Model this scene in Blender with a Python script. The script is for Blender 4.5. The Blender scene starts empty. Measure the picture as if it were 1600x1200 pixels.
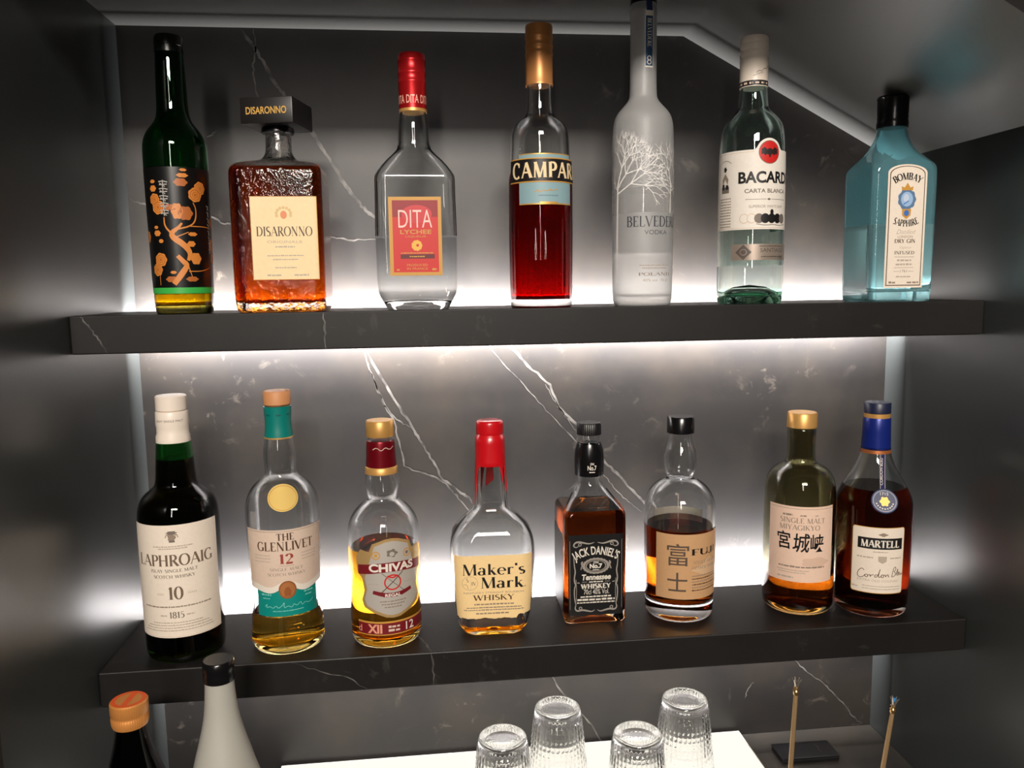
import bpy, math, random
from math import sin, cos, pi, sqrt, radians, atan2
from mathutils import Matrix, Vector
random.seed(7)
scene = bpy.context.scene
C = scene.collection

# ------------------------------------------------------------------ helpers
def lin(c):
    return tuple((x / 255 / 12.92 if x / 255 <= .04045 else ((x / 255 + .055) / 1.055) ** 2.4) for x in c) + (1,)

def new_mat(name):
    m = bpy.data.materials.new(name); m.use_nodes = True
    return m, m.node_tree, m.node_tree.nodes['Principled BSDF']

def P(name, rgb, rough=.5, metal=0, spec=.5, coat=0):
    m, nt, b = new_mat(name)
    b.inputs['Base Color'].default_value = lin(rgb)
    b.inputs['Roughness'].default_value = rough
    b.inputs['Metallic'].default_value = metal
    b.inputs['Specular IOR Level'].default_value = spec
    if coat:
        b.inputs['Coat Weight'].default_value = coat; b.inputs['Coat Roughness'].default_value = .08
    return m

def paper(name, rgb, rough=.55, amt=.06):
    """printed paper with a faint fibre mottle"""
    m, nt, b = new_mat(name)
    n = nt.nodes.new('ShaderNodeTexNoise'); n.inputs['Scale'].default_value = 260; n.inputs['Detail'].default_value = 3
    tc = nt.nodes.new('ShaderNodeTexCoord'); nt.links.new(tc.outputs['Object'], n.inputs['Vector'])
    mx = nt.nodes.new('ShaderNodeMixRGB'); c = lin(rgb)
    mx.inputs[1].default_value = tuple(x * (1 - amt) for x in c[:3]) + (1,); mx.inputs[2].default_value = tuple(min(1, x * (1 + amt)) for x in c[:3]) + (1,)
    nt.links.new(n.outputs['Fac'], mx.inputs[0]); nt.links.new(mx.outputs[0], b.inputs['Base Color'])
    b.inputs['Roughness'].default_value = rough; b.inputs['Specular IOR Level'].default_value = .35
    return m

def glass(name, rgb=(1, 1, 1), rough=0.0, ior=1.5, bump=0, bscale=200):
    m, nt, b = new_mat(name)
    b.inputs['Base Color'].default_value = (*rgb, 1); b.inputs['Roughness'].default_value = rough
    b.inputs['IOR'].default_value = ior; b.inputs['Transmission Weight'].default_value = 1
    if bump:
        tc = nt.nodes.new('ShaderNodeTexCoord'); n = nt.nodes.new('ShaderNodeTexNoise'); n.inputs['Scale'].default_value = bscale
        bp = nt.nodes.new('ShaderNodeBump'); bp.inputs['Strength'].default_value = bump; bp.inputs['Distance'].default_value = .002
        nt.links.new(tc.outputs['Object'], n.inputs['Vector']); nt.links.new(n.outputs['Fac'], bp.inputs['Height']); nt.links.new(bp.outputs[0], b.inputs['Normal'])
    return m

def glass_z(name, stops):
    """glass whose own tint changes up the bottle; stops are (height in metres, colour)"""
    m = glass(name); nt = m.node_tree; b = nt.nodes['Principled BSDF']
    tc = nt.nodes.new('ShaderNodeTexCoord'); sx = nt.nodes.new('ShaderNodeSeparateXYZ'); mr = nt.nodes.new('ShaderNodeMapRange'); r = nt.nodes.new('ShaderNodeValToRGB')
    top = stops[-1][0]; mr.inputs['From Max'].default_value = top
    nt.links.new(tc.outputs['Object'], sx.inputs[0]); nt.links.new(sx.outputs['Z'], mr.inputs['Value']); nt.links.new(mr.outputs[0], r.inputs[0]); nt.links.new(r.outputs[0], b.inputs['Base Color'])
    e = r.color_ramp.elements
    while len(e) < len(stops): e.new(.5)
    for q, (z, c) in zip(e, stops): q.position = z / top
    for q, (z, c) in zip(e, stops): q.color = (*c, 1)
    return m

def liquid_mats(name, rgb):
    """side: glass to liquid boundary, top: liquid to air boundary"""
    m = bpy.data.materials.new(name + '_side'); m.use_nodes = True; nt = m.node_tree
    nt.nodes.remove(nt.nodes['Principled BSDF'])
    g = nt.nodes.new('ShaderNodeBsdfGlass'); g.inputs['Color'].default_value = (*rgb, 1); g.inputs['IOR'].default_value = .907; g.inputs['Roughness'].default_value = 0
    nt.links.new(g.outputs[0], nt.nodes['Material Output'].inputs['Surface'])
    return [m, glass(name + '_top', tuple(sqrt(x) for x in rgb), 0, 1.36)]

def build(name, verts, faces, mats, parent=None, fm=None, smooth=True, ang=35):
    me = bpy.data.meshes.new(name); me.from_pydata(verts, [], faces)
    if not isinstance(mats, (list, tuple)): mats = [mats]
    for m in mats: me.materials.append(m)
    if fm: me.polygons.foreach_set('material_index', fm)
    if smooth:
        me.polygons.foreach_set('use_smooth', [True] * len(me.polygons)); me.set_sharp_from_angle(angle=radians(ang))
    me.update()
    o = bpy.data.objects.new(name, me); C.objects.link(o)
    if parent: o.parent = parent
    return o

def tag(o, label=None, cat=None, group=None, kind=None):
    if label: o['label'] = label
    if cat: o['category'] = cat
    if group: o['group'] = group
    if kind: o['kind'] = kind
    return o

def thing(name, loc, yaw, label, cat, group=None):
    o = bpy.data.objects.new(name, None); C.objects.link(o); o.empty_display_size = .02
    o.location = loc; o.rotation_euler = (0, 0, radians(yaw))
    return tag(o, label, cat, group)

def box(x0, x1, y0, y1, z0, z1, bev=0):
    """box with optional 45 degree chamfer on all edges, as verts and faces"""
    import bmesh
    bm = bmesh.new()
    vs = [bm.verts.new((x, y, z)) for x in (x0, x1) for y in (y0, y1) for z in (z0, z1)]
    for f in ((0, 1, 3, 2), (4, 6, 7, 5), (0, 4, 5, 1), (2, 3, 7, 6), (0, 2, 6, 4), (1, 5, 7, 3)): bm.faces.new([vs[i] for i in f])
    bmesh.ops.recalc_face_normals(bm, faces=bm.faces)
    if bev: bmesh.ops.bevel(bm, geom=list(bm.edges), offset=bev, segments=2, profile=.5, affect='EDGES')
    bm.verts.index_update()
    r = [tuple(v.co) for v in bm.verts], [[v.index for v in f.verts] for f in bm.faces]
    bm.free(); return r

# ------------------------------------------------------------------ lofts
NA = 18
def ring(a, b, r, z, fl=None):
    r = min(r, a, b); out = []
    for q, (sx, sy) in enumerate(((1, -1), (1, 1), (-1, 1), (-1, -1))):
        for i in range(NA):
            t = -pi / 2 + q * pi / 2 + (pi / 2) * i / (NA - 1 if r < min(a, b) - 1e-6 else NA)
            k = 1 + (fl(t, z) if fl else 0)
            out.append(((sx * (a - r) + r * cos(t)) * k, (sy * (b - r) + r * sin(t)) * k, z))
    return out

def smooth_prof(p, n=2):
    for _ in range(n):
        q = [p[0]]
        for u, v in zip(p, p[1:]):
            q.append(tuple(.75 * x + .25 * y for x, y in zip(u, v))); q.append(tuple(.25 * x + .75 * y for x, y in zip(u, v)))
        q.append(p[-1]); p = q
    return p

def loft(rows, fl=None, close0=True, close1=True):
    """rows of (z,a,b,r) in metres -> verts, faces with outward normals when going up the outside"""
    vs, fs = [], []; n = 4 * NA
    for (z, a, b, r) in rows: vs += ring(a, b, r, z, fl)
    for k in range(len(rows) - 1):
        for i in range(n):
            j = (i + 1) % n; fs.append((k * n + i, k * n + j, (k + 1) * n + j, (k + 1) * n + i))
    if close0: fs.append(tuple(reversed(range(n))))
    if close1: fs.append(tuple(range((len(rows) - 1) * n, len(rows) * n)))
    return vs, fs

def mm(prof):
    """(z,a) or (z,a,b,r) in mm, bottom to top -> metres"""
    o = []
    for p in prof:
        z, a = p[0], p[1]; b = p[2] if len(p) > 2 else a; r = p[3] if len(p) > 3 else min(a, b)
        o.append((z / 1000, a / 1000, b / 1000, r / 1000))
    return o

def at(rows, z):
    if z <= rows[0][0]: return rows[0][1:]
    for u, v in zip(rows, rows[1:]):
        if u[0] <= z <= v[0]:
            t = (z - u[0]) / max(1e-9, v[0] - u[0]); return tuple(x + (y - x) * t for x, y in zip(u[1:], v[1:]))
    return rows[-1][1:]

def bottle(root, prof, gm, lm=None, level=None, t=2.6, floor=9, punt=3, sm=2, fl=None, mouth=None):
    """hollow glass vessel plus the liquid that fills it up to level; returns the outer rows"""
    base = mm(prof); rows = smooth_prof(base, sm); t /= 1000; floor /= 1000
    n = 4 * NA
    z0, a0, b0, r0 = rows[0]
    pts = [(punt / 1000, a0 * .02, b0 * .02, r0 * .02), (punt / 1000, a0 * .45, b0 * .45, r0 * .45), (punt / 2000, a0 * .72, b0 * .72, r0 * .72), (0, a0 * .86, b0 * .86, r0 * .86)]
    outer = pts + rows
    inner = []
    for (z, a, b, r) in reversed(rows):
        if z > floor + .004: inner.append((z, a - t, b - t, max(.0012, min(a, b, r) - t)))
    lo = at(rows, floor + .004)
    ia, ib, ir = lo[0] - t, lo[1] - t, max(.0012, lo[2] - t)
    tail = [(floor + .004, ia, ib, ir), (floor + .0012, ia * .95, ib * .95, ir * .95), (floor, ia * .8, ib * .8, ir * .8), (floor + punt / 1500, ia * .4, ib * .4, ir * .4), (floor + punt / 1200, ia * .02, ib * .02, ir * .02)]
    full = inner + tail
    if level:
        lv = level / 1000; aa = at(rows, lv); edge = (lv, aa[0] - t, aa[1] - t, max(.0012, min(aa) - t))
        air = [r for r in full if r[0] > lv] + [edge]; liq = [edge] + [r for r in full if r[0] < lv]
    else: air = full
    vs, fs = loft(outer + air, fl, True, not level)
    build('glass_body', vs, fs, gm, root, ang=50)
    if level:
        rows2 = list(reversed(liq)); vs, fs = loft(rows2, None, True, True)
        build('liquid', vs, fs, lm, root, [0] * (len(fs) - 1) + [1], ang=50)
    return rows

def lathe_part(name, root, prof, mat, fl=None, sm=0, ang=40, close0=True):
    rows = mm(prof); rows = smooth_prof(rows, sm) if sm else rows
    vs, fs = loft(rows, fl, close0, True); return build(name, vs, fs, mat, root, ang=ang)

# ------------------------------------------------------------------ lettering
G = {}
def g(ch, w, *st): G[ch] = (w, st)
K, T = 'K', 'T'
g('A', .8, (T, .05, 0, .4, 1, '0'), (K, .4, 1, .75, 0, '1'), (T, .2, .35, .6, .35, ''))
g('B', .66, (K, .15, 0, .15, 1, '01'), (T, .15, .98, .32, .98, ''), (T, .15, .52, .32, .52, ''), (T, .15, .02, .32, .02, ''), ('A', .32, .75, .22, .24, -90, 90), ('A', .32, .27, .27, .26, -90, 90))
g('C', .75, ('A', .42, .5, .36, .5, 50, 310), (T, .66, .7, .67, .98, ''))
g('D', .82, (K, .15, 0, .15, 1, '01'), (T, .15, .98, .34, .98, ''), (T, .15, .02, .34, .02, ''), ('A', .34, .5, .4, .49, -90, 90))
g('E', .62, (K, .15, 0, .15, 1, '01'), (T, .15, .98, .54, .98, ''), (T, .15, .52, .44, .52, ''), (T, .15, .02, .57, .02, ''), (T, .54, .82, .54, 1, ''), (T, .57, 0, .57, .2, ''))
g('F', .58, (K, .15, 0, .15, 1, '01'), (T, .15, .98, .54, .98, ''), (T, .15, .5, .44, .5, ''), (T, .54, .8, .54, 1, ''))
g('G', .82, ('A', .42, .5, .36, .5, 50, 320), (K, .7, .04, .7, .42, '1'), (T, .66, .74, .67, .98, ''))
g('H', .86, (K, .15, 0, .15, 1, '01'), (K, .7, 0, .7, 1, '01'), (T, .15, .52, .7, .52, ''))
g('I', .32, (K, .16, 0, .16, 1, '01'))
g('J', .45, (K, .28, .12, .28, 1, '1'), ('A', .14, .12, .14, .16, 190, 360))
g('K', .8, (K, .15, 0, .15, 1, '01'), (T, .18, .42, .64, 1, '1'), (K, .32, .58, .7, 0, '1'))
g('L', .62, (K, .15, 0, .15, 1, '01'), (T, .15, .02, .57, .02, ''), (T, .57, 0, .57, .22, ''))
g('M', 1.0, (T, .12, 0, .15, 1, '01'), (K, .17, 1, .49, 0, ''), (T, .49, 0, .82, 1, ''), (K, .84, 1, .87, 0, '01'))
g('N', .86, (T, .14, 0, .14, 1, '01'), (K, .14, 1, .71, 0, ''), (T, .71, 0, .71, 1, '1'))
g('O', .86, ('A', .43, .5, .38, .5, 0, 360))
g('P', .62, (K, .15, 0, .15, 1, '01'), (T, .15, .98, .34, .98, ''), (T, .15, .48, .34, .48, ''), ('A', .34, .73, .24, .25, -90, 90))
g('R', .76, (K, .15, 0, .15, 1, '01'), (T, .15, .98, .34, .98, ''), (T, .15, .5, .34, .5, ''), ('A', .34, .74, .22, .24, -90, 90), (K, .34, .5, .7, 0, '1'))
g('S', .56, ('A', .28, .74, .19, .25, 40, 250), ('A', .28, .25, .22, .25, -140, 70), (K, .2, .58, .37, .43, ''))
g('T', .7, (T, .04, .98, .66, .98, ''), (K, .35, 0, .35, 1, '0'), (T, .04, .8, .04, 1, ''), (T, .66, .8, .66, 1, ''))
g('U', .82, (K, .15, .3, .15, 1, '1'), ('A', .42, .3, .27, .3, 180, 360), (T, .69, .3, .69, 1, '1'))
g('V', .76, (K, .04, 1, .38, 0, '0'), (T, .38, 0, .7, 1, '1'))
g('W', 1.1, (K, .04, 1, .3, 0, '0'), (T, .3, 0, .53, .95, ''), (K, .5, 1, .78, 0, ''), (T, .78, 0, 1.05, 1, '1'))
g('Y', .76, (K, .06, 1, .38, .48, '0'), (T, .38, .48, .68, 1, '1'), (K, .38, 0, .38, .5, '0'))
g('0', .62, ('A', .31, .5, .25, .5, 0, 360))
g('1', .4, (K, .22, 0, .22, 1, '0'), (T, .08, .84, .22, 1, ''))
g('2', .58, ('A', .28, .73, .2, .26, -40, 170), (T, .43, .58, .07, .04, ''), (K, .05, .04, .52, .04, ''))
g('5', .56, (T, .13, .97, .48, .97, ''), (T, .13, 1, .11, .55, ''), ('A', .25, .32, .22, .31, -130, 120))
g('7', .54, (T, .05, .96, .5, .96, ''), (K, .48, .96, .22, 0, ''), (T, .05, .8, .05, 1, ''))
g('8', .58, ('A', .29, .76, .18, .23, 0, 360), ('A', .29, .27, .22, .26, 0, 360))
g('a', .58, ('A', .24, .17, .18, .17, 0, 360), (K, .42, .0, .42, .46, '0'), ('A', .26, .46, .16, .18, 0, 155))
g('k', .6, (K, .13, 0, .13, 1, '0'), (T, .15, .26, .44, .63, '1'), (K, .25, .4, .5, 0, '1'))
g('e', .58, ('A', .29, .32, .23, .32, 0, 310), (T, .07, .34, .51, .34, ''))
g('r', .46, (K, .13, 0, .13, .63, '0'), ('A', .3, .44, .16, .19, 40, 170))
g('s', .44, ('A', .22, .48, .14, .16, 40, 250), ('A', .22, .17, .16, .17, -140, 70), (K, .15, .38, .29, .28, ''))
g('n', .62, (K, .13, 0, .13, .63, '0'), ('A', .32, .4, .17, .23, 10, 170), (K, .48, 0, .48, .42, '0'))
g('o', .6, ('A', .3, .32, .24, .32, 0, 360))
g("'", .2, (K, .1, .78, .1, 1, ''))
g('.', .22, (K, .1, 0, .1, .1, ''))
g(' ', .38)

def seg(x0, y0, x1, y1, w0, w1=None):
    w1 = w0 if w1 is None else w1
    dx, dy = x1 - x0, y1 - y0; L = sqrt(dx * dx + dy * dy) or 1; nx, ny = -dy / L, dx / L
    return [(x0 - nx * w0 / 2, y0 - ny * w0 / 2), (x1 - nx * w1 / 2, y1 - ny * w1 / 2), (x1 + nx * w1 / 2, y1 + ny * w1 / 2), (x0 + nx * w0 / 2, y0 + ny * w0 / 2)]

def stroke(pts, w):
    """polyline of quads with mitred joints so bends leave no notch"""
    out = []; n = len(pts); w = [w] * n if not isinstance(w, (list, tuple)) else w
    L = []
    for i, (x, y) in enumerate(pts):
        a = pts[max(0, i - 1)]; b = pts[min(n - 1, i + 1)]; dx, dy = b[0] - a[0], b[1] - a[1]; l = sqrt(dx * dx + dy * dy) or 1
        L.append(((x + dy / l * w[i] / 2, y - dx / l * w[i] / 2), (x - dy / l * w[i] / 2, y + dx / l * w[i] / 2)))
    for u, v in zip(L, L[1:]): out.append([u[0], v[0], v[1], u[1]])
    return out

def serif(text, thick=.15, thin=.05, track=.06, ser=.2):
    polys = []; x = 0
    for ch in text:
        w, st = G[ch]
        for s in st:
            if s[0] == 'A':
                _, cx, cy, rx, ry, a0, a1 = s; n = max(6, int(abs(a1 - a0) / 18)); pts, ws = [], []
                for i in range(n + 1):
                    a = radians(a0 + (a1 - a0) * i / n); pts.append((x + cx + rx * cos(a), cy + ry * sin(a))); ws.append(thin + (thick - thin) * abs(cos(a)) ** 1.3)
                if abs(a1 - a0) == 360:
                    polys += [q for q in stroke(pts, ws)]
                else: polys += stroke(pts, ws)
            else:
                k, x0, y0, x1, y1, f = s; w0 = thick if k == K else thin
                polys.append(seg(x + x0, y0, x + x1, y1, w0))
                for c in f:
                    px, py = (x0, y0) if c == '0' else (x1, y1); sw = (ser + w0 * .5)
                    up = 1 if py < .3 else -1
                    polys.append([(x + px - sw / 1.6, py), (x + px + sw / 1.6, py), (x + px + w0 * .5, py + up * .05), (x + px - w0 * .5, py + up * .05)])
        x += w + track
    return polys, x - track

_fc = {}
def sans(text, bold=0.0):
    key = (text, bold)
    if key in _fc: return _fc[key]
    c = bpy.data.curves.new('tmp', 'FONT'); c.body = text; c.offset = bold; c.resolution_u = 4
    o = bpy.data.objects.new('tmp', c); C.objects.link(o)
    me = o.evaluated_get(bpy.context.evaluated_depsgraph_get()).to_mesh()
    V = [tuple(v.co) for v in me.vertices]; polys = [[V[i][:2] for i in p.vertices] for p in me.polygons]
    bpy.data.objects.remove(o); bpy.data.curves.remove(c)
    xs = [p[0] for q in polys for p in q]; ys = [p[1] for q in polys for p in q]
    x0, y0 = min(xs), 0
    if max(ys) > .8 or min(ys) < -.05: y0 = min(ys)
    h = max(ys) - y0
    polys = [[((x - x0) / h, (y - y0) / h) for x, y in q] for q in polys]
    _fc[key] = (polys, (max(xs) - x0) / h); return _fc[key]

class Print:
    """flat artwork in millimetres (u to the right, v up), later wrapped on a body"""
    def __init__(self): self.items = []; self.mats = []
    def mi(self, m):
        if m not in self.mats: self.mats.append(m)
        return self.mats.index(m)
    def poly(self, pts, m, layer=0): self.items.append((pts, self.mi(m), layer)); return self
    def rect(self, u0, u1, v0, v1, m, layer=0): return self.poly([(u0, v0), (u1, v0), (u1, v1), (u0, v1)], m, layer)
    def fan(self, pts, m, layer=0, c=None):
        c = c or (sum(p[0] for p in pts) / len(pts), sum(p[1] for p in pts) / len(pts))
        for i in range(len(pts)): self.poly([c, pts[i], pts[(i + 1) % len(pts)]], m, layer)
        return self
    def disc(self, cx, cy, rx, ry, m, layer=0, n=28, wob=0, k=8):
        return self.fan([(cx + rx * (1 + wob * cos(k * 2 * pi * i / n)) * cos(2 * pi * i / n), cy + ry * (1 + wob * cos(k * 2 * pi * i / n)) * sin(2 * pi * i / n)) for i in range(n)], m, layer, (cx, cy))
    def line(self, pts, w, m, layer=1, sm=2):
        if len(pts) > 2 and sm:
            ww = w if isinstance(w, (list, tuple)) else [w] * len(pts)
            q = smooth_prof([(x, y, k) for (x, y), k in zip(pts, ww)], sm); pts = [(a, b) for a, b, c in q]; w = [c for a, b, c in q]
        for q in stroke(pts, w): self.poly(q, m, layer)
        return self
    def loop(self, cx, cy, rx, ry, w, m, layer=1, n=32):
        return self.line([(cx + rx * cos(2 * pi * i / n), cy + ry * sin(2 * pi * i / n)) for i in range(n + 1)], w, m, layer)
    def frame(self, u0, u1, v0, v1, w, m, layer=1):
        return self.rect(u0, u1, v0, v0 + w, m, layer).rect(u0, u1, v1 - w, v1, m, layer).rect(u0, u0 + w, v0 + w, v1 - w, m, layer).rect(u1 - w, u1, v0 + w, v1 - w, m, layer)
    def text(self, s, cx, v0, h, m, layer=1, width=None, font='serif', arc=None, rot=0, slant=0, bow=0, **kw):
        """centred at cx, baseline v0, height h, optional forced width; arc bends it on a circle of that radius"""
        polys, w = serif(s, **kw) if font == 'serif' else sans(s, **kw)
        sx = (width / w) if width else h
        for q in polys:
            o = []
            for x, y in q:
                u = (x - w / 2) * sx + slant * y * h; v = y * h
                if bow: v = v * (1 - bow * (2 * u / (w * sx)) ** 2) if bow > 0 else v
                if arc:
                    R = abs(arc); sg = 1 if arc > 0 else -1
                    a = u / R; rr = R + sg * v; u, v = rr * sin(a), sg * (rr * cos(a) - R)
                if rot: u, v = u * cos(rot) - v * sin(rot), u * sin(rot) + v * cos(rot)
                o.append((cx + u, v0 + v))
            self.poly(o, m, layer)
        return self
    def micro(self, cx, v0, w, h, m, layer=1, seed=0):
        """a line of print too small to read: a row of short dashes"""
        r = random.Random(seed + int(cx * 10 + v0 * 7)); u = cx - w / 2
        while u < cx + w / 2:
            l = min(r.uniform(.6, 1.9) * h * 1.6, cx + w / 2 - u)
            self.rect(u, u + l, v0, v0 + h * r.uniform(.75, 1), m, layer); u += l + h * r.uniform(.25, .5)
        return self
    def wrap(self, name, parent, rows, du=2.5, dv=5, off=.18, step=.1, flat=None):
        vs, fs, fm, ns = [], [], [], []
        for pts, mi, layer in self.items:
            A = sum(a[0] * b[1] - b[0] * a[1] for a, b in zip(pts, pts[1:] + pts[:1]))
            if abs(A) < 1e-7: continue
            if A < 0: pts = pts[::-1]
            pieces = [pts]
            if flat is None:
                for ax, d in ((0, du), (1, dv)):
                    nxt = []
                    for p in pieces:
                        lo, hi = min(q[ax] for q in p), max(q[ax] for q in p)
                        for k in range(math.floor(lo / d), math.ceil(hi / d)):
                            c = clip(clip(p, ax, k * d, 1), ax, (k + 1) * d, -1)
                            if len(c) > 2: nxt.append(c)
                    pieces = nxt
            e = (off + step * layer) / 1000
            for p in pieces:
                i0 = len(vs)
                for u, v in p:
                    u /= 1000; v /= 1000
                    if flat is not None: vs.append((u, -flat / 1000 - e, v)); ns.append((0, -1, 0)); continue
                    a, b, r = at(rows, v); r = min(r, a, b); s = 1 if u >= 0 else -1; q = abs(u)
                    if q <= a - r: x, y, nx, ny = q, -b, 0, -1
                    elif q <= a - r + r * pi / 2:
                        t = (q - a + r) / r; x, y, nx, ny = a - r + r * sin(t), -b + r - r * cos(t), sin(t), -cos(t)
                    else:
                        x, y, nx, ny = a, -b + r + q - (a - r + r * pi / 2), 1, 0
                        if b - r < 1e-5:
                            t = (q - a + r) / r; x, y, nx, ny = a - r + r * sin(t), -b + r - r * cos(t), sin(t), -cos(t)
                    vs.append((s * (x + nx * e), y + ny * e, v)); ns.append((s * nx, ny, 0))
                fs.append(tuple(range(i0, len(vs)))); fm.append(mi)
        o = build(name, vs, fs, self.mats, parent, fm, smooth=False)
        o.data.polygons.foreach_set('use_smooth', [True] * len(o.data.polygons)); o.data.normals_split_custom_set_from_vertices(ns)
        return o

def clip(p, ax, c, s):
    o = []
    for i in range(len(p)):
        a, b = p[i], p[(i + 1) % len(p)]; da, db = s * (a[ax] - c), s * (b[ax] - c)
        if da >= -1e-9: o.append(a)
        if (da > 1e-9 and db < -1e-9) or (da < -1e-9 and db > 1e-9):
            t = da / (da - db); o.append((a[0] + (b[0] - a[0]) * t, a[1] + (b[1] - a[1]) * t))
    return o

# ------------------------------------------------------------------ measures (metres)
XL, XR, ZT, XC, ZS = -.4342, .5685, .3210, .2702, .1644
Z1, Z1B, Z2, Z2B, D, GAP, ZC = -.0216, -.0612, -.4054, -.4449, .1936, .0497, -.6528
YF = -.385      # front of the alcove

# ------------------------------------------------------------------ setting materials
def stone(name, base, warm, spot, rough, bscale=2.2, spec=.5):
    m, nt, b = new_mat(name); N = nt.nodes.new; L = nt.links.new
    tc = N('ShaderNodeTexCoord')
    n1 = N('ShaderNodeTexNoise'); n1.inputs['Scale'].default_value = 7; n1.inputs['Detail'].default_value = 8; n1.inputs['Roughness'].default_value = .62
    n2 = N('ShaderNodeTexNoise'); n2.inputs['Scale'].default_value = 34; n2.inputs['Detail'].default_value = 6; n2.inputs['Roughness'].default_value = .7; n2.inputs['Distortion'].default_value = .6
    n3 = N('ShaderNodeTexNoise'); n3.inputs['Scale'].default_value = 4.2; n3.inputs['Detail'].default_value = 4
    mp = N('ShaderNodeMapping'); mp.inputs['Location'].default_value = (3.1, 1.7, .4)
    L(tc.outputs['Object'], mp.inputs['Vector'])
    for n in (n1, n2): L(tc.outputs['Object'], n.inputs['Vector'])
    L(mp.outputs[0], n3.inputs['Vector'])
    r1 = N('ShaderNodeValToRGB'); r1.color_ramp.elements[0].position = .42; r1.color_ramp.elements[1].position = .72
    r1.color_ramp.elements[0].color = (*base, 1); r1.color_ramp.elements[1].color = (*warm, 1)
    L(n1.outputs['Fac'], r1.inputs[0])
    r2 = N('ShaderNodeValToRGB'); r2.color_ramp.elements[0].position = .58; r2.color_ramp.elements[1].position = .80
    L(n2.outputs['Fac'], r2.inputs[0])
    r3 = N('ShaderNodeValToRGB'); r3.color_ramp.elements[0].position = .50; r3.color_ramp.elements[1].position = .66
    L(n3.outputs['Fac'], r3.inputs[0])
    mu = N('ShaderNodeMath'); mu.operation = 'MULTIPLY'; L(r2.outputs[0], mu.inputs[0]); L(r3.outputs[0], mu.inputs[1])
    mx = N('ShaderNodeMixRGB'); L(mu.outputs[0], mx.inputs[0]); L(r1.outputs[0], mx.inputs[1]); mx.inputs[2].default_value = (*spot, 1)
    L(mx.outputs[0], b.inputs['Base Color']); b.inputs['Roughness'].default_value = rough; b.inputs['Specular IOR Level'].default_value = spec
    return m

M_WALL = stone('charcoal_marble', (.0165, .0150, .0143), (.030, .0245, .0195), (.16, .135, .108), .42)
M_SHELF = stone('charcoal_marble_shelf', (.0105, .0092, .0085), (.0165, .0138, .012), (.05, .045, .04), .45, spec=.4)
M_COUNTER = stone('charcoal_marble_counter', (.032, .029, .026), (.055, .046, .037), (.14, .115, .085), .4)
m, nt, b = new_mat('pale_marble_vein'); M_VEIN = m
n = nt.nodes.new('ShaderNodeTexNoise'); n.inputs['Scale'].default_value = 55; n.inputs['Detail'].default_value = 5
tc = nt.nodes.new('ShaderNodeTexCoord'); nt.links.new(tc.outputs['Object'], n.inputs['Vector'])
r = nt.nodes.new('ShaderNodeValToRGB'); r.color_ramp.elements[0].position = .36; r.color_ramp.elements[1].position = .62
r.color_ramp.elements[0].color = (.032, .029, .027, 1); r.color_ramp.elements[1].color = (.14, .13, .118, 1)
nt.links.new(n.outputs['Fac'], r.inputs[0]); nt.links.new(r.outputs[0], b.inputs['Base Color']); b.inputs['Roughness'].default_value = .42

def satin(name, rgb, rough, spec=.5):
    m, nt, b = new_mat(name)
    tc = nt.nodes.new('ShaderNodeTexCoord'); n = nt.nodes.new('ShaderNodeTexNoise'); n.inputs['Scale'].default_value = 420; n.inputs['Detail'].default_value = 2
    bp = nt.nodes.new('ShaderNodeBump'); bp.inputs['Strength'].default_value = .05; bp.inputs['Distance'].default_value = .001
    nt.links.new(tc.outputs['Object'], n.inputs['Vector']); nt.links.new(n.outputs['Fac'], bp.inputs['Height']); nt.links.new(bp.outputs[0], b.inputs['Normal'])
    b.inputs['Base Color'].default_value = (*rgb, 1); b.inputs['Roughness'].default_value = rough; b.inputs['Specular IOR Level'].default_value = spec
    return m
M_PAINT = satin('grey_satin_panel', (.042, .047, .046), .32, .8)
M_CEIL = satin('grey_satin_ceiling', (.20, .20, .19), .36, .6)

def emit(name, rgb, s):
    m = bpy.data.materials.new(name); m.use_nodes = True; nt = m.node_tree; nt.nodes.remove(nt.nodes['Principled BSDF'])
    e = nt.nodes.new('ShaderNodeEmission'); e.inputs[0].default_value = (*rgb, 1); e.inputs[1].default_value = s
    nt.links.new(e.outputs[0], nt.nodes['Material Output'].inputs['Surface']); return m
LED = 700
M_LED = emit('led_tape', (1, .965, .97), LED)
M_PANEL = emit('lit_panel_face', (1, .94, .82), 1.12)
M_ALU = P('brushed_aluminium', (150, 150, 150), .4, 1)

def struct(name, vf, m, smooth=False):
    return tag(build(name, vf[0], vf[1], m, smooth=smooth), kind='structure')

# ------------------------------------------------------------------ the alcove
def jitter(pts, sub=5, amp=.0016, rnd=random):
    out = []
    for a, b in zip(pts, pts[1:]):
        for i in range(sub):
            t = i / sub; k = 0 if i == 0 else amp
            out.append((a[0] + (b[0] - a[0]) * t + rnd.uniform(-k, k), a[1] + (b[1] - a[1]) * t + rnd.uniform(-k, k)))
    out.append(pts[-1]); return out

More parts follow.
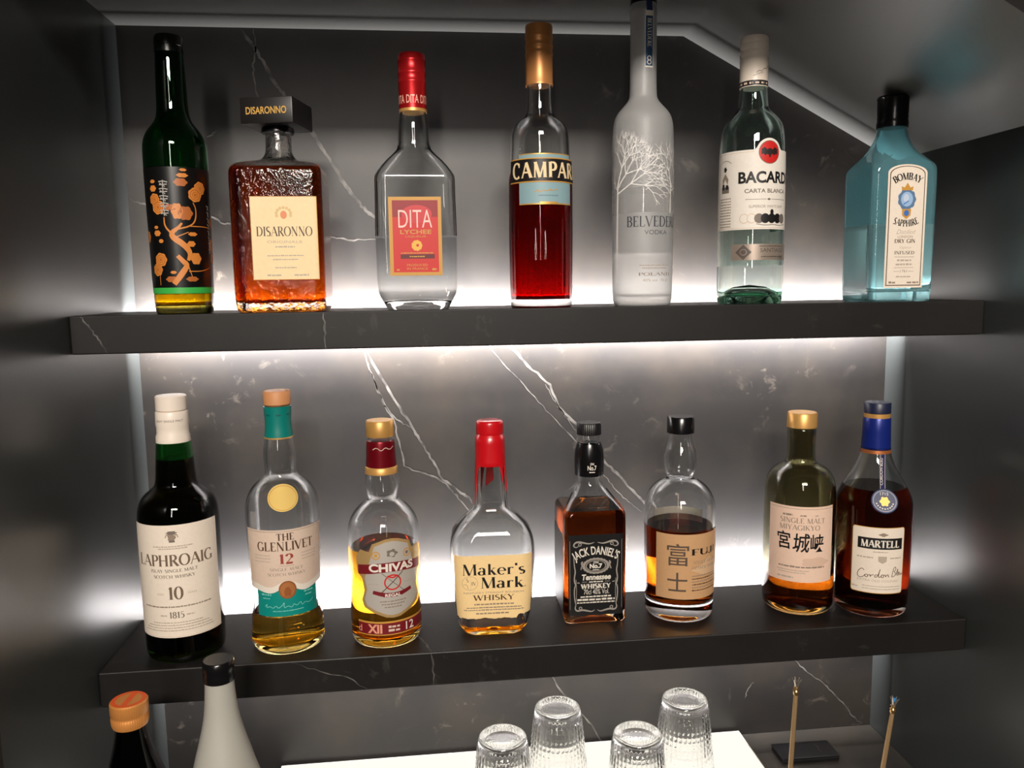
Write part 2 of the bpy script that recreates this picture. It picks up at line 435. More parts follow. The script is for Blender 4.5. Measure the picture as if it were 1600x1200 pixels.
VEINS = [
 (.0038, [(-.2877,.3239),(-.2781,.3056),(-.2705,.2941),(-.2607,.2768),(-.2521,.2593),(-.2432,.2464),(-.2343,.2335),(-.2207,.2146),(-.2047,.1931),(-.1934,.1739),(-.1843,.1582),(-.1705,.135),(-.1564,.1154),(-.1446,.1005),(-.1324,.0918),(-.1229,.0781)]),
 (.0018, [(-.2726,.3219),(-.2712,.2941),(-.2757,.2754),(-.2738,.2543),(-.2703,.2308),(-.2663,.2142)]),
 (.0020, [(-.4317,.1162),(-.4193,.1101),(-.4077,.1077),(-.3891,.104),(-.3611,.0978),(-.3328,.0929),(-.3224,.0855),(-.3081,.0842),(-.2808,.0754),(-.2371,.0714),(-.1856,.0673),(-.1684,.0635),(-.1334,.0644)]),
 (.0020, [(-.3354,.1901),(-.3292,.1937),(-.3231,.1984)]),
 (.0022, [(-.1551,-.0761),(-.1478,-.1029),(-.1301,-.1485),(-.117,-.1746),(-.111,-.2065),(-.1062,-.2341),(-.0881,-.2421),(-.0655,-.2504),(-.0515,-.2597),(-.0375,-.2765),(-.0207,-.2995)]),
 (.0028, [(-.1524,-.0762),(-.1369,-.106),(-.1134,-.1491),(-.0947,-.1811),(-.0813,-.2046),(-.0678,-.2284),(-.057,-.2522),(-.043,-.263),(-.0317,-.2738),(-.0203,-.2802),(-.0162,-.2893)]),
 (.0016, [(-.1478,-.1029),(-.1403,-.1228),(-.1327,-.1456),(-.1181,-.166),(-.1059,-.1779),(-.0947,-.1811)]),
 (.0032, [(.0339,-.0719),(.0381,-.0771),(.0618,-.1042),(.0919,-.1301),(.1021,-.16),(.1265,-.1845),(.1486,-.21),(.1646,-.2365),(.1825,-.2542),(.2024,-.2776),(.2188,-.2947),(.2437,-.3223)]),
 (.0013, [(.0067,-.0713),(.0108,-.0774),(.0402,-.1123),(.0657,-.1415),(.0915,-.1702),(.1264,-.2092),(.1664,-.259),(.1826,-.2795),(.1998,-.2966),(.2189,-.312)]),
 (.0014, [(.0849,-.129),(.096,-.1511),(.109,-.169),(.1204,-.186),(.1397,-.2097)]),
 (.0018, [(.4376,-.5328),(.4501,-.5459),(.4691,-.5656),(.4911,-.5811),(.5104,-.6012),(.5331,-.6263),(.5399,-.6379),(.5562,-.6528)]),
 (.0020, [(.085,-.5325),(.0917,-.5455),(.1052,-.5697),(.1327,-.6043),(.1465,-.6199),(.1622,-.6486),(.165,-.6522)]),
 (.0018, [(.3741,-.5974),(.3769,-.5868),(.3827,-.5764),(.3872,-.5737)]),
]
def vein_faces(vs, fs, fm, pts, w, fn, rnd):
    pts = jitter(pts, 5, .0011, rnd); n = len(pts)
    ws = [w * 1.2 * rnd.uniform(.55, 1.15) * (min(1, .35 + i / 6) if i < 6 else 1) * (min(1, .35 + (n - 1 - i) / 6)) for i in range(n)]
    for q in stroke(pts, ws):
        i0 = len(vs); vs.extend(fn(*p) for p in q); fs.append(tuple(range(i0, i0 + 4))); fm.append(1)

# back wall: outline of the alcove, cut to the sloping ceiling
vs = []
out = [(XL, ZC), (XR, ZC), (XR, ZS), (XC, ZT), (XL, ZT)]
for y in (0, .02): vs += [(x, y, z) for x, z in out]
fs = [tuple(range(5)), tuple(range(9, 4, -1))] + [(i, i + 5, (i + 1) % 5 + 5, (i + 1) % 5) for i in range(5)]
fm = [0] * len(fs); rv = random.Random(3)
for w, pts in VEINS:
    pts = [(max(XL + .001, min(XR - .001, x)), max(ZC + .0005, min(ZT - .001, z))) for x, z in pts]
    vein_faces(vs, fs, fm, pts, w, lambda x, z: (x, -.0003, min(ZT, max(ZC, z))), rv)
tag(build('wall_back', vs, fs, [M_WALL, M_VEIN], fm=fm, smooth=False), kind='structure')
struct('wall_left', box(XL - .02, XL, YF, .02, ZC - .02, ZT + .02), M_PAINT)
struct('wall_right', box(XR, XR + .02, YF, .02, ZC - .02, ZS), M_PAINT)
struct('ceiling', box(XL, XC, YF, .02, ZT, ZT + .02), M_CEIL)
s = [(XC, ZT), (XR, ZS), (XR + .02, ZS + .012), (XR + .02, ZS + .03), (XC, ZT + .024)]
vs = [(x, y, z) for y in (YF, .02) for x, z in s]; n = len(s)
struct('ceiling_slope', (vs, [tuple(range(n)), tuple(range(2 * n - 1, n - 1, -1))] + [((i + 1) % n, i, i + n, (i + 1) % n + n) for i in range(n)]), M_CEIL)
M_ROOM = P('dark_room_wall', (58, 52, 48), .6)
f = [(XL - 1.2, -.95), (XL, -.95), (XL, ZT), (XC, ZT), (XR, ZS), (XR, -.95), (XR + 1.2, -.95), (XR + 1.2, 1.2), (XL - 1.2, 1.2)]
vs = [(x, y, z) for y in (YF - .002, YF + .02) for x, z in [(f[0]), (XL - .0005, -.95), (XL - .0005, 1.2), (XL - 1.2, 1.2)]]
def slab(poly, y0, y1):
    n = len(poly); v = [(x, y, z) for y in (y0, y1) for x, z in poly]
    return v, [tuple(range(n)), tuple(range(2 * n - 1, n - 1, -1))] + [((i + 1) % n, i, i + n, (i + 1) % n + n) for i in range(n)]
struct('wall_front_left', slab([(XL - 1.2, -.95), (XL, -.95), (XL, 1.2), (XL - 1.2, 1.2)], YF - .02, YF), M_ROOM)
struct('wall_front_right', slab([(XR, -.95), (XR + 1.2, -.95), (XR + 1.2, 1.2), (XR, 1.2)], YF - .02, YF), M_ROOM)
struct('wall_front_top', slab([(XL, ZT), (XC, ZT), (XR, ZS), (XR, 1.2), (XL, 1.2)], YF - .02, YF), M_ROOM)

# counter and shelves
cn = thing('counter', (0, 0, ZC), 0, 'dark stone counter slab along the bottom of the alcove', 'counter')
v, fcs = box(XL + .0005, XR - .0005, -.375, -.0005, -.04, 0, .001); build('stone_top', v, fcs, M_COUNTER, cn, smooth=False)
def shelf(z, zb, label, veins, top_veins):
    s = thing('wall_shelf', (0, 0, z), 0, label, 'shelf', 'marble shelves of the bar alcove')
    v, fcs = box(XL + .0004, XR - .0004, -D, -GAP, zb - z, 0, .0013); fm = [0] * len(fcs)
    for w, pts in veins: vein_faces(v, fcs, fm, [(x, max(zb - z + .001, min(-.001, q - z))) for x, q in pts], w, lambda x, q: (x, -D - .0002, q), rv)
    for w, pts in top_veins: vein_faces(v, fcs, fm, pts, w, lambda x, y: (x, max(y, -D + .001), .0002), rv)
    build('slab', v, fcs, [M_SHELF, M_VEIN], s, fm, smooth=False)
    zm = (zb - z) / 2
    v, fcs = box(XL + .003, XR - .003, -GAP, -GAP + .0025, zm - .0065, zm + .0065); build('led_channel', v, fcs, M_ALU, s, smooth=False)
    y0 = -GAP + .0028
    nl = 64; xs = [XL + .003 + (XR - XL - .006) * q / nl for q in range(nl + 1)]     # the individual diodes of the tape
    tag(build('led_strip', [(x, y0, q) for x in xs for q in (zm - .005, zm + .005)], [(2 * q, 2 * q + 1, 2 * q + 3, 2 * q + 2) for q in range(nl)], M_LED, s, smooth=False), 'glowing white light strip facing the marble')
shelf(Z1, Z1B, 'upper dark marble shelf carrying the seven bottles of the top row',
      [(.0016, [(-.4225, -.0211), (-.4138, -.0347), (-.4047, -.0479), (-.3986, -.0612)]), (.0022, [(-.1793, -.0221), (-.1788, -.0403), (-.1784, -.0619)])], [])
shelf(Z2, Z2B, 'lower dark marble shelf carrying the eight whisky and brandy bottles',
      [(.0022, [(-.0765, -.4054), (-.0753, -.4139), (-.0747, -.4449)]), (.0011, [(-.2306, -.4063), (-.2001, -.4189), (-.169, -.4286), (-.1484, -.4449)])],
      [(.0022, [(-.0942, -.1443), (-.0817, -.1717), (-.0765, -.1933)])])

# lit panel on the counter
lp = thing('light_panel', (0, 0, ZC), 0, 'glowing cream light panel on the counter under the tumblers', 'light panel')
v, fcs = box(-.285, .3635, -.262, -.006, 0, .0095, .001); build('panel_body', v, fcs, P('panel_edge', (225, 220, 208), .4), lp, smooth=False)
build('lit_face', [(-.283, -.260, .0098), (.3617, -.260, .0098), (.3617, -.008, .0098), (-.283, -.008, .0098)], [(0, 1, 2, 3)], M_PANEL, lp, smooth=False)
#BOTTLES
# ------------------------------------------------------------------ bottle materials
CLEAR = glass('clear_glass', (.97, .985, .98)); CLEAR2 = glass_z('pale_green_glass', [(0, (.22, .72, .45)), (.013, (.30, .78, .52)), (.019, (.84, .95, .90)), (.3, (.80, .93, .87))])
GREEN = glass_z('deep_green_glass', [(0, (.02, .02, .008)), (.006, (.03, .03, .01)), (.008, (.62, .50, .06)), (.021, (.62, .50, .06)), (.0215, (.02, .28, .08)), (.3, (.014, .20, .06))]); DGREEN = glass_z('dark_bottle_green_glass', [(0, (.03, .10, .02)), (.185, (.05, .13, .02)), (.222, (.16, .58, .20)), (.3, (.16, .58, .20))]); OLIVE = glass('olive_tinted_glass', (.50, .47, .30))
BLUE = glass('sky_blue_glass', (.46, .89, .97)); BLUE.node_tree.nodes['Principled BSDF'].inputs['Transmission Weight'].default_value = .87; HAMMER = glass('hammered_clear_glass', (.97, .97, .95), .01, 1.5, .35, 260)
BROWN = glass('black_brown_glass', (.02, .012, .008))
A_DEEP = liquid_mats('deep_amber_spirit', (.72, .25, .03)); A_RED = liquid_mats('ruby_liqueur', (.60, .012, .013)); A_GOLD = liquid_mats('golden_whisky', (.95, .62, .13))
A_AMB = liquid_mats('amber_whisky', (.68, .29, .06)); A_DARK = liquid_mats('dark_whiskey', (.40, .155, .04)); A_CLR = liquid_mats('clear_spirit', (.985, .99, .985)); A_COG = liquid_mats('dark_cognac', (.24, .06, .02))
A_PLUM = liquid_mats('yellow_brown_liqueur', (.95, .75, .12)); A_PALE = liquid_mats('pale_gold_whisky', (.98, .78, .30))
W_PAPER = paper('ivory_label', (240, 226, 208)); CREAM = paper('cream_label', (247, 220, 172)); PINKP = paper('rose_beige_label', (238, 205, 182)); KRAFT = paper('kraft_label', (205, 160, 115)); WHITEP = paper('white_label', (238, 230, 218)); SAND = paper('sand_label', (222, 198, 178)); YEL = paper('butter_label', (252, 216, 156))
INK = P('black_ink', (22, 20, 20), .5); GREYI = P('grey_ink', (120, 108, 98), .55); LIGHTI = P('faint_ink', (188, 172, 155), .55); BROWNI = P('brown_ink', (88, 62, 44), .5); MUTED = P('muted_ink', (150, 132, 115), .55)
WHITEI = P('white_ink', (235, 226, 212), .5); REDI = P('red_ink', (205, 32, 26), .5); GOLDI = P('gold_foil', (226, 178, 92), .42, .4); GOLDP = P('ochre_ink', (205, 150, 62), .5)
BLACK = P('black_plastic', (16, 15, 16), .22); NAVY = P('navy_foil', (22, 34, 92), .3, .3); NAVYI = P('navy_ink', (24, 40, 92), .45); TEAL = P('teal_foil', (0, 122, 112), .42); TEALI = paper('teal_label', (0, 138, 128)); GOLDC = P('gold_cap', (218, 165, 92), .42, .45); CORK = P('cork_wood_cap', (206, 142, 92), .55); REDC = P('red_metal_cap', (196, 30, 34), .3, .6); WAX = P('red_wax', (200, 16, 26), .3, 0, .5, .3); BURG = P('burgundy_foil', (128, 16, 30), .28, .5); BURGI = P('burgundy_ink', (120, 22, 30), .5); WHITEC = P('white_cap', (240, 226, 210), .38); COPPER = P('copper_seal', (188, 112, 62), .42, .5); SILV = P('silver_label', (176, 160, 146), .35, .5); BLUEI = P('pale_blue_ink', (140, 172, 178), .5); ROYAL = P('royal_blue_cap', (26, 44, 128), .3, .25)

def cap_top(z0, z1, r, e=.8):
    return [(z0, r - .3), (z0 + .3, r), (z1 - e, r), (z1 - .25, r - .35 * e), (z1, r - e)]

def L(name, x, y, z, yaw, label, group): return thing(name, (x, y, z), yaw, label, 'bottle', group)
UP, LO = 'bottles on the upper shelf', 'bottles on the lower shelf'

# ---- tall green bottle with gilt plum blossom
b = L('plum_liqueur_bottle', -.3291, -.1578, Z1, 16, 'tall dark green bottle printed with golden plum blossoms, left end of the upper shelf', UP)
rows = bottle(b, [(0, 27.5), (2, 28.8), (8, 29.4), (21, 29.9), (28, 30.2), (90, 31.1), (153, 32), (172, 31.8), (179, 30.7), (185, 28.6), (191, 24.8), (198, 19.2), (203, 16.8), (212, 15.6), (240, 14.9), (267, 14.0), (270, 13.4)], GREEN, A_PLUM, 150, 2.2, 9)
lathe_part('cap', b, [(267, 12), (267.3, 14.1), (272, 14.2), (272.6, 13.5), (274, 13.5), (274.6, 14.2), (283, 14.1), (284.6, 12.8)], P('black_green_cap', (12, 18, 14), .25))
p = Print(); BLK = P('black_enamel', (13, 12, 12), .32); GOLDB = P('orange_gold_enamel', (214, 132, 56), .42); PETAL = P('dull_gold_enamel', (176, 98, 40), .45); GRN = P('bright_green_enamel', (60, 175, 75), .4)
R = 31
p.rect(-95, 95, 27.4, 149.3, BLK); p.rect(-95, 95, 21.2, 27.4, GRN)
def plum(cx, cy, r, m=GOLDB):
    p.disc(cx, cy, r, r, m, 1 + .04 * (cx % 7), 42, .05, 7); p.loop(cx, cy, .72 * r, .72 * r, .7, PETAL, 1.9, 24); p.loop(cx, cy, .4 * r, .4 * r, .6, PETAL, 1.9, 18); p.disc(cx, cy, .2 * r, .2 * r, PETAL, 2, 10)
for cx, cy, r in [(17, 122, 7.2), (23, 129, 6.6), (-21, 109, 7), (-25, 117, 6), (-22, 56, 7), (-27, 46, 6.4), (40, 71, 7), (42, 58, 6.2), (41, 95, 5.2), (-42, 80, 6), (55, 115, 7), (-50, 40, 6), (60, 60, 6)]: plum(cx, cy, r)
for cx, cy, rx, ry in [(5, 141, 5.5, 2.2), (6, 146.5, 3.4, 1.5), (3, 134, 6.5, 4), (-26, 128, 4, 3.2), (-26, 135, 3, 1.8), (-24, 83, 4, 3), (-25, 89, 2.6, 1.6), (-20, 75, 2.6, 2), (12, 82, 4.5, 2), (10, 72, 4, 3), (9, 36, 6, 2.6), (-11, 36, 6, 3), (-9, 43, 3, 1.6), (-2, 105, 5.5, 8), (-8, 109, 7, 3), (14, 57, 5.5, 6), (6, 103, 7, 7)]:
    p.disc(cx, cy, rx, ry, GOLDB if rx < 5.6 or ry > 7.5 else PETAL, 1.5, 36, .08, 6)
for pts, w in [([(-9, 31), (-2, 40), (5, 50), (3, 54)], [5, 6, 5, 3]), ([(-4, 60), (3, 52)], [4, 5]), ([(6, 55), (9, 63), (2, 72), (-7, 78), (-9, 83), (-2, 88), (2, 93)], [3, 5, 6, 6, 5, 3, 2]), ([(-9, 83), (-15, 90), (-15, 99)], [2, 1.6, 1]), ([(-2, 87), (10, 90), (16, 96), (17, 108), (14, 114)], [1.6, 1.4, 1.4, 1, .8]), ([(-4, 79), (8, 84)], [1.2, .8]), ([(6, 44), (20, 44), (32, 48)], [1, .7, .5]), ([(5, 52), (9, 38)], [1, .7]), ([(-24, 46), (-24, 30)], [.6, .6]), ([(10, 90), (28, 90), (38, 88)], [1, .7, .5])]:
    p.line(pts, w, GOLDB, 2.5)
PALEK = P('pale_silver_enamel', (170, 165, 158), .4)
for k in range(5):
    v = 132 - k * 7.2
    p.line([(-18.5, v + 2.4), (-14, v + 3), (-9.5, v + 1.8)], 1.1, PALEK, 3); p.line([(-18, v - .6), (-10, v - .2)], 1.1, PALEK, 3); p.line([(-14, v + 4), (-14.5, v - 3)], 1, PALEK, 3); p.line([(-17.5, v + 1), (-12, v - 2.6)], .9, PALEK, 3)
for k in range(8): p.line([(31, 112 - k * 6.4), (34.5, 110.5 - k * 6.4), (32, 108.5 - k * 6.4), (35, 107.4 - k * 6.4)], .9, PALEK, 3)
tag(p.wrap('blossom_print', b, rows), 'black enamel panel with golden plum tree, pale lettering and green rim band')

# ---- square amaretto decanter
b = L('amaretto_bottle', -.2250, -.1450, Z1, 0, 'square amber liqueur bottle with a wide flat black stopper and gold lettering', UP)
a_, d_ = 47.5, 40
rows = bottle(b, [(0, 43, 36, 9), (2, 45.5, 38, 9), (8, a_ - .3, d_ - .3, 10), (40, a_, d_, 10), (130, a_, d_, 10), (147, a_, d_, 10), (152.4, a_ - 2, d_ - 2, 11), (156, 41, 34, 13), (158.5, 30, 27, 20), (161, 21, 21, 21), (166, 15.5, 15.5), (172, 13.6, 13.6), (194, 13.4, 13.4), (196, 13)], HAMMER, A_DEEP, 151, 3.2, 10, sm=2)
p = Print(); p.rect(-25.5, 42.5, 34, 120, CREAM); p.frame(-25.5, 42.5, 34, 120, .5, GOLDP)
c = 8.3
p.disc(c, 101, 3.4, 4.2, P('coral_ink', (226, 140, 90), .5), 1, 18)
for k in range(9): p.disc(c + 7.4 * cos(pi * k / 8 * 1.2 - .3), 102 + 6.4 * sin(pi * k / 8 * 1.2 - .3), 1.7, 1.7, P('pale_gold_ink', (222, 190, 132), .5) if k == 0 else p.mats[-1], 1, 10)
p.text('DISARONNO', c, 79.3, 9.6, BROWNI, 1, 57, thick=.17, thin=.04)
p.text('ORIGINALE', c, 72, 2.6, LIGHTI, 1, 36, font='sans'); p.micro(c, 67.5, 20, 1.7, LIGHTI)
for v, w_ in ((58.5, 37), (54.5, 26), (46, 22)): p.micro(c, v, w_, 1.3, LIGHTI, 1, 3)
p.micro(-4, 38, 14, 1.8, LIGHTI); p.micro(24, 38, 15, 1.8, LIGHTI)
p.wrap('front_label', b, rows, off=.35)
# stopper turned a little on the neck
st = bpy.data.objects.new('stopper', None); C.objects.link(st); st.parent = b; st.rotation_euler = (0, 0, radians(-13)); st.empty_display_size = .01
v, fcs = box(-.0285, .0285, -.0285, .0285, .1955, .2225, .0012); build('stopper_block', v, fcs, P('matte_black_stopper', (26, 23, 22), .4), st, ang=30)
lathe_part('stopper_collar', st, [(189.5, 13.2), (190, 17), (194, 17.2), (195.5, 16.5)], BLACK)
p = Print(); p.text('DISARONNO', 0, 205.5, 7.2, GOLDI, 1, 44, font='sans', bold=.02); tag(p.wrap('stopper_lettering', st, rows, flat=28.4), 'gold lettering')

# ---- clear lychee liqueur flask
b = L('lychee_liqueur_bottle', -.0801, -.1560, Z1, 0, 'clear shouldered bottle with a red label and red screw cap', UP)
rows = bottle(b, [(0, 32.5, 22, 12), (1.5, 33.6, 23, 12), (8, 37, 25.6, 12), (18, 42, 29.6, 12), (21, 42.6, 30, 12), (24, 42.8, 30, 12), (37, 43.3, 30, 12), (79, 43.8, 30, 12), (122, 42.8, 30, 12), (136, 42.7, 30, 12), (139, 42.7, 30, 12), (143.5, 42, 29.6, 12), (156.5, 32.8, 25, 13), (168.7, 20.9, 19, 16), (174.1, 17.6, 17.2, 17), (186, 16.9, 16.9), (199.8, 16.3), (212, 14)], CLEAR, A_CLR, 78.7, 2.8, 10, sm=1)
lathe_part('cap', b, [(210.4, 13), (210.5, 15)] + [(213.6, 15)], GOLDC); 
lathe_part('cap_sleeve', b, [(213.6, 14.8), (240, 14.8), (241, 15.1), (242.4, 15.1), (243, 14.7), (249, 14.7), (250, 15.1), (252, 15.1), (252.6, 14.7), (262, 14.8), (263, 15.1), (264.5, 15.1), (265, 14.8), (269, 14.7), (271, 13.4)], REDC)
p = Print()
for a in (-120, -60, 0, 60, 120, 180): p.text('DITA', 14.9 * radians(a), 218.5, 8.4, P('pale_rose_ink', (236, 170, 150), .4) if a == -120 else p.mats[0], 1, 13.4, font='sans', bold=.015)
p.wrap('cap_lettering', b, mm([(210, 14.9), (260, 14.9)]), off=.05, du=1.2)
p = Print(); p.rect(-28.5, 27, 36.6, 119, P('grey_label_back', (112, 106, 100), .6), -1.2); p.rect(-28.5, 27, 36.6, 119, GOLDP); p.rect(-24.6, 23.4, 40.2, 115.4, REDI, 1)
p.rect(-24.6, 23.4, 98, 115.4, P('crimson_ink', (150, 20, 28), .5), 1.4); p.disc(1, 101, 16, 9.5, P('rose_red_ink', (205, 50, 55), .5), 1.8, 30)
p.text('DITA', -.7, 86.8, 18.6, P('pale_pink_ink', (240, 200, 188), .4), 2.6, 35.5, font='sans', bold=-.006)
p.text('LYCHEE', -.3, 80.4, 4.4, GOLDP, 2.2, 33, font='sans', bold=.02); p.text('LIQUEUR', -.3, 76.4, 2.2, GOLDP, 2.2, 22, font='sans')
p.disc(.4, 68.2, 5.6, 5.6, P('yellow_ink', (232, 178, 60), .45), 2, 26, .06, 9); p.disc(1.2, 68.4, 1.5, 1.5, REDI, 2.6, 12)
p.micro(.4, 59.8, 34, 1.2, GOLDP, 2); p.rect(-17, 19, 54.4, 59, P('maroon_ink', (96, 22, 22), .5), 2); p.micro(.4, 56, 16, 1.4, GOLDP, 2.5)
p.text('PRODUCED', .4, 46.5, 2.3, GOLDP, 2, 22, font='sans'); p.text('IN FRANCE', .4, 42.7, 2.3, GOLDP, 2, 22, font='sans'); p.micro(-20, 42, 3, 2, GOLDP, 2); p.micro(18.6, 42, 5, 2.2, GOLDP, 2)
p.wrap('front_label', b, rows, off=.3, flat=None)

# ---- red bitter
b = L('red_bitter_bottle', .0586, -.1511, Z1, 4, 'round bottle of ruby red bitter with copper cap, black band and blue label', UP)
NA = 54
fl = lambda t, z: .018 * (abs(cos(14 * t)) - .6) * max(0, min(1, (.108 - z) / .03)) * max(0, min(1, (z - .012) / .01))
rows = bottle(b, [(0, 33.2), (2, 34.5), (7, 35), (28, 35.1), (60, 35.5), (114, 35.8), (142, 35.6), (148.6, 33.6), (151, 33.3), (165, 33), (176, 32.4), (188.6, 31.9), (195.5, 30.4), (201.7, 26.2), (207.8, 17.2), (211, 15), (225, 14.3), (238, 14.1), (244, 13.6)], CLEAR, A_RED, 147, 2.6, 9, fl=fl, sm=2)
NA = 18
lathe_part('cap', b, [(240.8, 13.4), (241, 15.2), (243, 15.3), (244, 14.9), (272, 15), (273, 15.4), (275, 15.4), (276, 14.8), (280, 14.8), (281, 15.4), (283, 15.4), (284, 14.8), (289, 14.8), (290, 15.3), (292, 15.3), (293, 14.9), (303, 14.9), (304.6, 14.2), (305, 13)], P('copper_gold_cap', (206, 140, 82), .4, .45))
p = Print(); k = 35.5 * pi / 180
p.rect(-52 * k, 52 * k, 110.7, 164.6, BLUEI); p.rect(-52 * k, 52 * k, 110.7, 112, GOLDI, 1); p.rect(-52 * k, 52 * k, 163.5, 164.6, GOLDI, 1)
p.rect(-76 * k, 76 * k, 134.2, 159.9, P('band_black', (24, 20, 20), .45), 2); p.rect(-76 * k, 76 * k, 134.2, 135.4, GOLDP, 3); p.rect(-76 * k, 76 * k, 158.7, 159.9, GOLDP, 3)
p.text('CAMPARI', 1.5 * k, 139, 16.2, CREAM, 3.5, 136 * k, thick=.23, thin=.11, ser=.12, track=.13)
p.line([(-14, 124), (-9, 126.5), (-10, 123), (-4, 126), (-1, 124.5), (4, 127), (3, 125), (12, 126.5)], .8, GOLDP, 1.5); p.micro(1, 119.5, 22, 1.4, P('grey_blue_ink', (112, 138, 150), .5), 1.5); p.rect(-8, 12, 111.8, 113.6, GOLDI, 2)
p.wrap('front_label', b, mm([(100, 35.75), (142, 35.65), (170, 33.7)]), off=.3)

# ---- frosted vodka
b = L('frosted_vodka_bottle', .1750, -.1529, Z1, 5, 'tall frosted white vodka bottle etched with bare trees', UP)
m, nt, bs = new_mat('frosted_glass'); FROST = m
bs.inputs['Base Color'].default_value = (.80, .80, .79, 1); bs.inputs['Transmission Weight'].default_value = .72; bs.inputs['IOR'].default_value = 1.45
tc = nt.nodes.new('ShaderNodeTexCoord'); sx = nt.nodes.new('ShaderNodeSeparateXYZ'); nt.links.new(tc.outputs['Object'], sx.inputs[0])
cm = nt.nodes.new('ShaderNodeMath'); cm.operation = 'COMPARE'; cm.inputs[1].default_value = .1155; cm.inputs[2].default_value = .0135; nt.links.new(sx.outputs['Z'], cm.inputs[0])
mr = nt.nodes.new('ShaderNodeMapRange'); mr.inputs['To Min'].default_value = .46; mr.inputs['To Max'].default_value = .06; nt.links.new(cm.outputs[0], mr.inputs['Value']); nt.links.new(mr.outputs[0], bs.inputs['Roughness'])
rows = bottle(b, [(0, 30), (2, 32), (8, 33.6), (56, 34), (127, 34.4), (191.7, 34.1), (205.6, 32.2), (213, 28.5), (220, 22), (226, 16.8), (232, 14.7), (270, 14.5), (313, 14.4), (316, 15.2), (321, 15.1), (323, 13.9), (330, 13.9)], FROST, A_CLR, 58, 3, 10, sm=2)
lathe_part('cap', b, [(328, 13), (328.5, 14.3), (346, 14.3), (348, 13.6)], BLACK)
p = Print(); ETCH = P('white_etching', (250, 246, 240), .6); rt_ = random.Random(11)
def tree(p, x, v, ang, l, w, dep):
    x1, v1 = x + l * cos(ang), v + l * sin(ang); mx, mv = (x + x1) / 2 + rt_.uniform(-.08, .08) * l, (v + v1) / 2 + rt_.uniform(-.05, .05) * l
    if v1 > 192: return
    p.line([(x, v), (mx, mv), (x1, v1)], [w, w * .85, w * .7], ETCH, 1 + .1 * dep, 1)
    if dep <= 0: return
    for d_ in ([-.5, .12, .62] if dep > 2 else [-.42, .42]):
        tree(p, x1, v1, ang + d_ + rt_.uniform(-.16, .16), l * rt_.uniform(.66, .84), max(.5, w * .66), dep - 1)
k = 34.3 * pi / 180
p.line([(-75 * k, 25), (-74 * k, 80), (-73 * k, 118), (-72 * k, 134)], [3.6, 2.8, 2.4, 2.2], ETCH)
tree(p, -72 * k, 132, 1.25, 20, 1.9, 4); tree(p, -73 * k, 123, .5, 21, 1.5, 4); tree(p, -73 * k, 128, .9, 20, 1.7, 4); tree(p, -73 * k, 127, 2.2, 10, 1.1, 3)
for x0 in (40, 62, 95): p.line([(x0 * k, 101), (x0 * k + .6, 130)], [1.6, 1.1], ETCH); tree(p, x0 * k + .6, 130, 1.8, 17, 1.0, 3); tree(p, x0 * k + .3, 122, 2.5, 13, .8, 3)
DGI = P('dark_grey_ink', (60, 60, 66), .5)
p.text('BELVEDERE', 6 * k, 86.5, 11.2, DGI, 3, 112 * k, thick=.14, thin=.05, ser=.14); p.text('VODKA', 6 * k, 78, 4.7, DGI, 3, 45 * k, font='sans', bold=-.01)
p.text('POLAND', 6 * k, 33.2, 3.4, MUTED, 3, 66 * k, thick=.15); p.micro(5 * k, 44, 36, 1.1, LIGHTI, 3); p.micro(5 * k, 41, 30, 1.1, LIGHTI, 3); p.text('40% vol  70 cl', 6 * k, 26.8, 3, LIGHTI, 3, 30, font='sans')
tag(p.wrap('etched_design', b, rows, off=.15, dv=9), 'white etched tree branches and dark lettering')
p = Print(); k = 14.6 * pi / 180; c = 3 * k
p.rect(-14 * k, 24 * k, 258.8, 318, WHITEP); p.rect(-11 * k, 21 * k, 260.5, 313.5, P('blue_neck_ink', (28, 72, 112), .45), 1)
p.text('BELVEDERE', 5 * k - 2, 295, 4.6, WHITEI, 2, 30, rot=-pi / 2, thick=.18); p.loop(5 * k, 268.5, 2, 2.2, 1, WHITEI, 2, 14); p.loop(5 * k, 264.3, 2.2, 2.2, 1, WHITEI, 2, 14)
p.rect(-9 * k, 19 * k, 318, 330, NAVYI, 0)
p.wrap('neck_label', b, rows, off=.3, du=1.4)

# ---- white rum
b = L('white_rum_bottle', .3032, -.1516, Z1, 8, 'clear rum bottle with white cap and white label bearing a red bat disc', UP)
rows = bottle(b, [(0, 34), (2, 35.6), (6, 36.8), (12, 37), (43, 37.2), (82, 37), (171.4, 36.5), (187, 35), (198.3, 33.5), (206.8, 28.4), (215.2, 19.6), (220, 16.4), (239, 15.2), (246, 13.6)], CLEAR2, A_CLR, 42.7, 3, 9, 15, sm=2)
lathe_part('cap', b, [(241, 13.6), (241.2, 15.6), (272, 15.5), (272.6, 15.1), (274, 15.1), (275, 15.7), (280, 15.7), (280.6, 15.2), (282, 15.2), (283, 15.7), (288, 15.7), (289, 15.2), (290, 15.6), (294.6, 15.4), (296.5, 14)], WHITEC)
p = Print(); p.rect(-48, 48, 242, 247.5, INK)
for q in range(14): p.micro(-44 + q * 6.6, 243.6, 4.2, 2.4, SAND, 1, q)
p.line([(-6, 255), (-2, 258), (0, 256), (4, 261), (6, 259), (11, 264)], .5, GREYI, 1); p.line([(-9, 252), (3, 256)], .4, GREYI, 1)
tag(p.wrap('cap_print', b, mm([(240, 15.55), (300, 15.55)]), off=.1, du=1.2), 'dark band and signature on the cap')
p = Print(); k = 37 * pi / 180; o_ = -8
th = lambda a: (a + o_) * k
us = [th(a) for a in range(-102, 119, 4)]
def topv(u):
    d2 = 15.2 ** 2 - (u - 0) ** 2
    return max(168.9, 166 + sqrt(d2) if d2 > 0 else 0)
for u0, u1 in zip(us, us[1:]): p.poly([(u0, 82.6), (u1, 82.6), (u1, topv(u1)), (u0, topv(u0))], WHITEP)
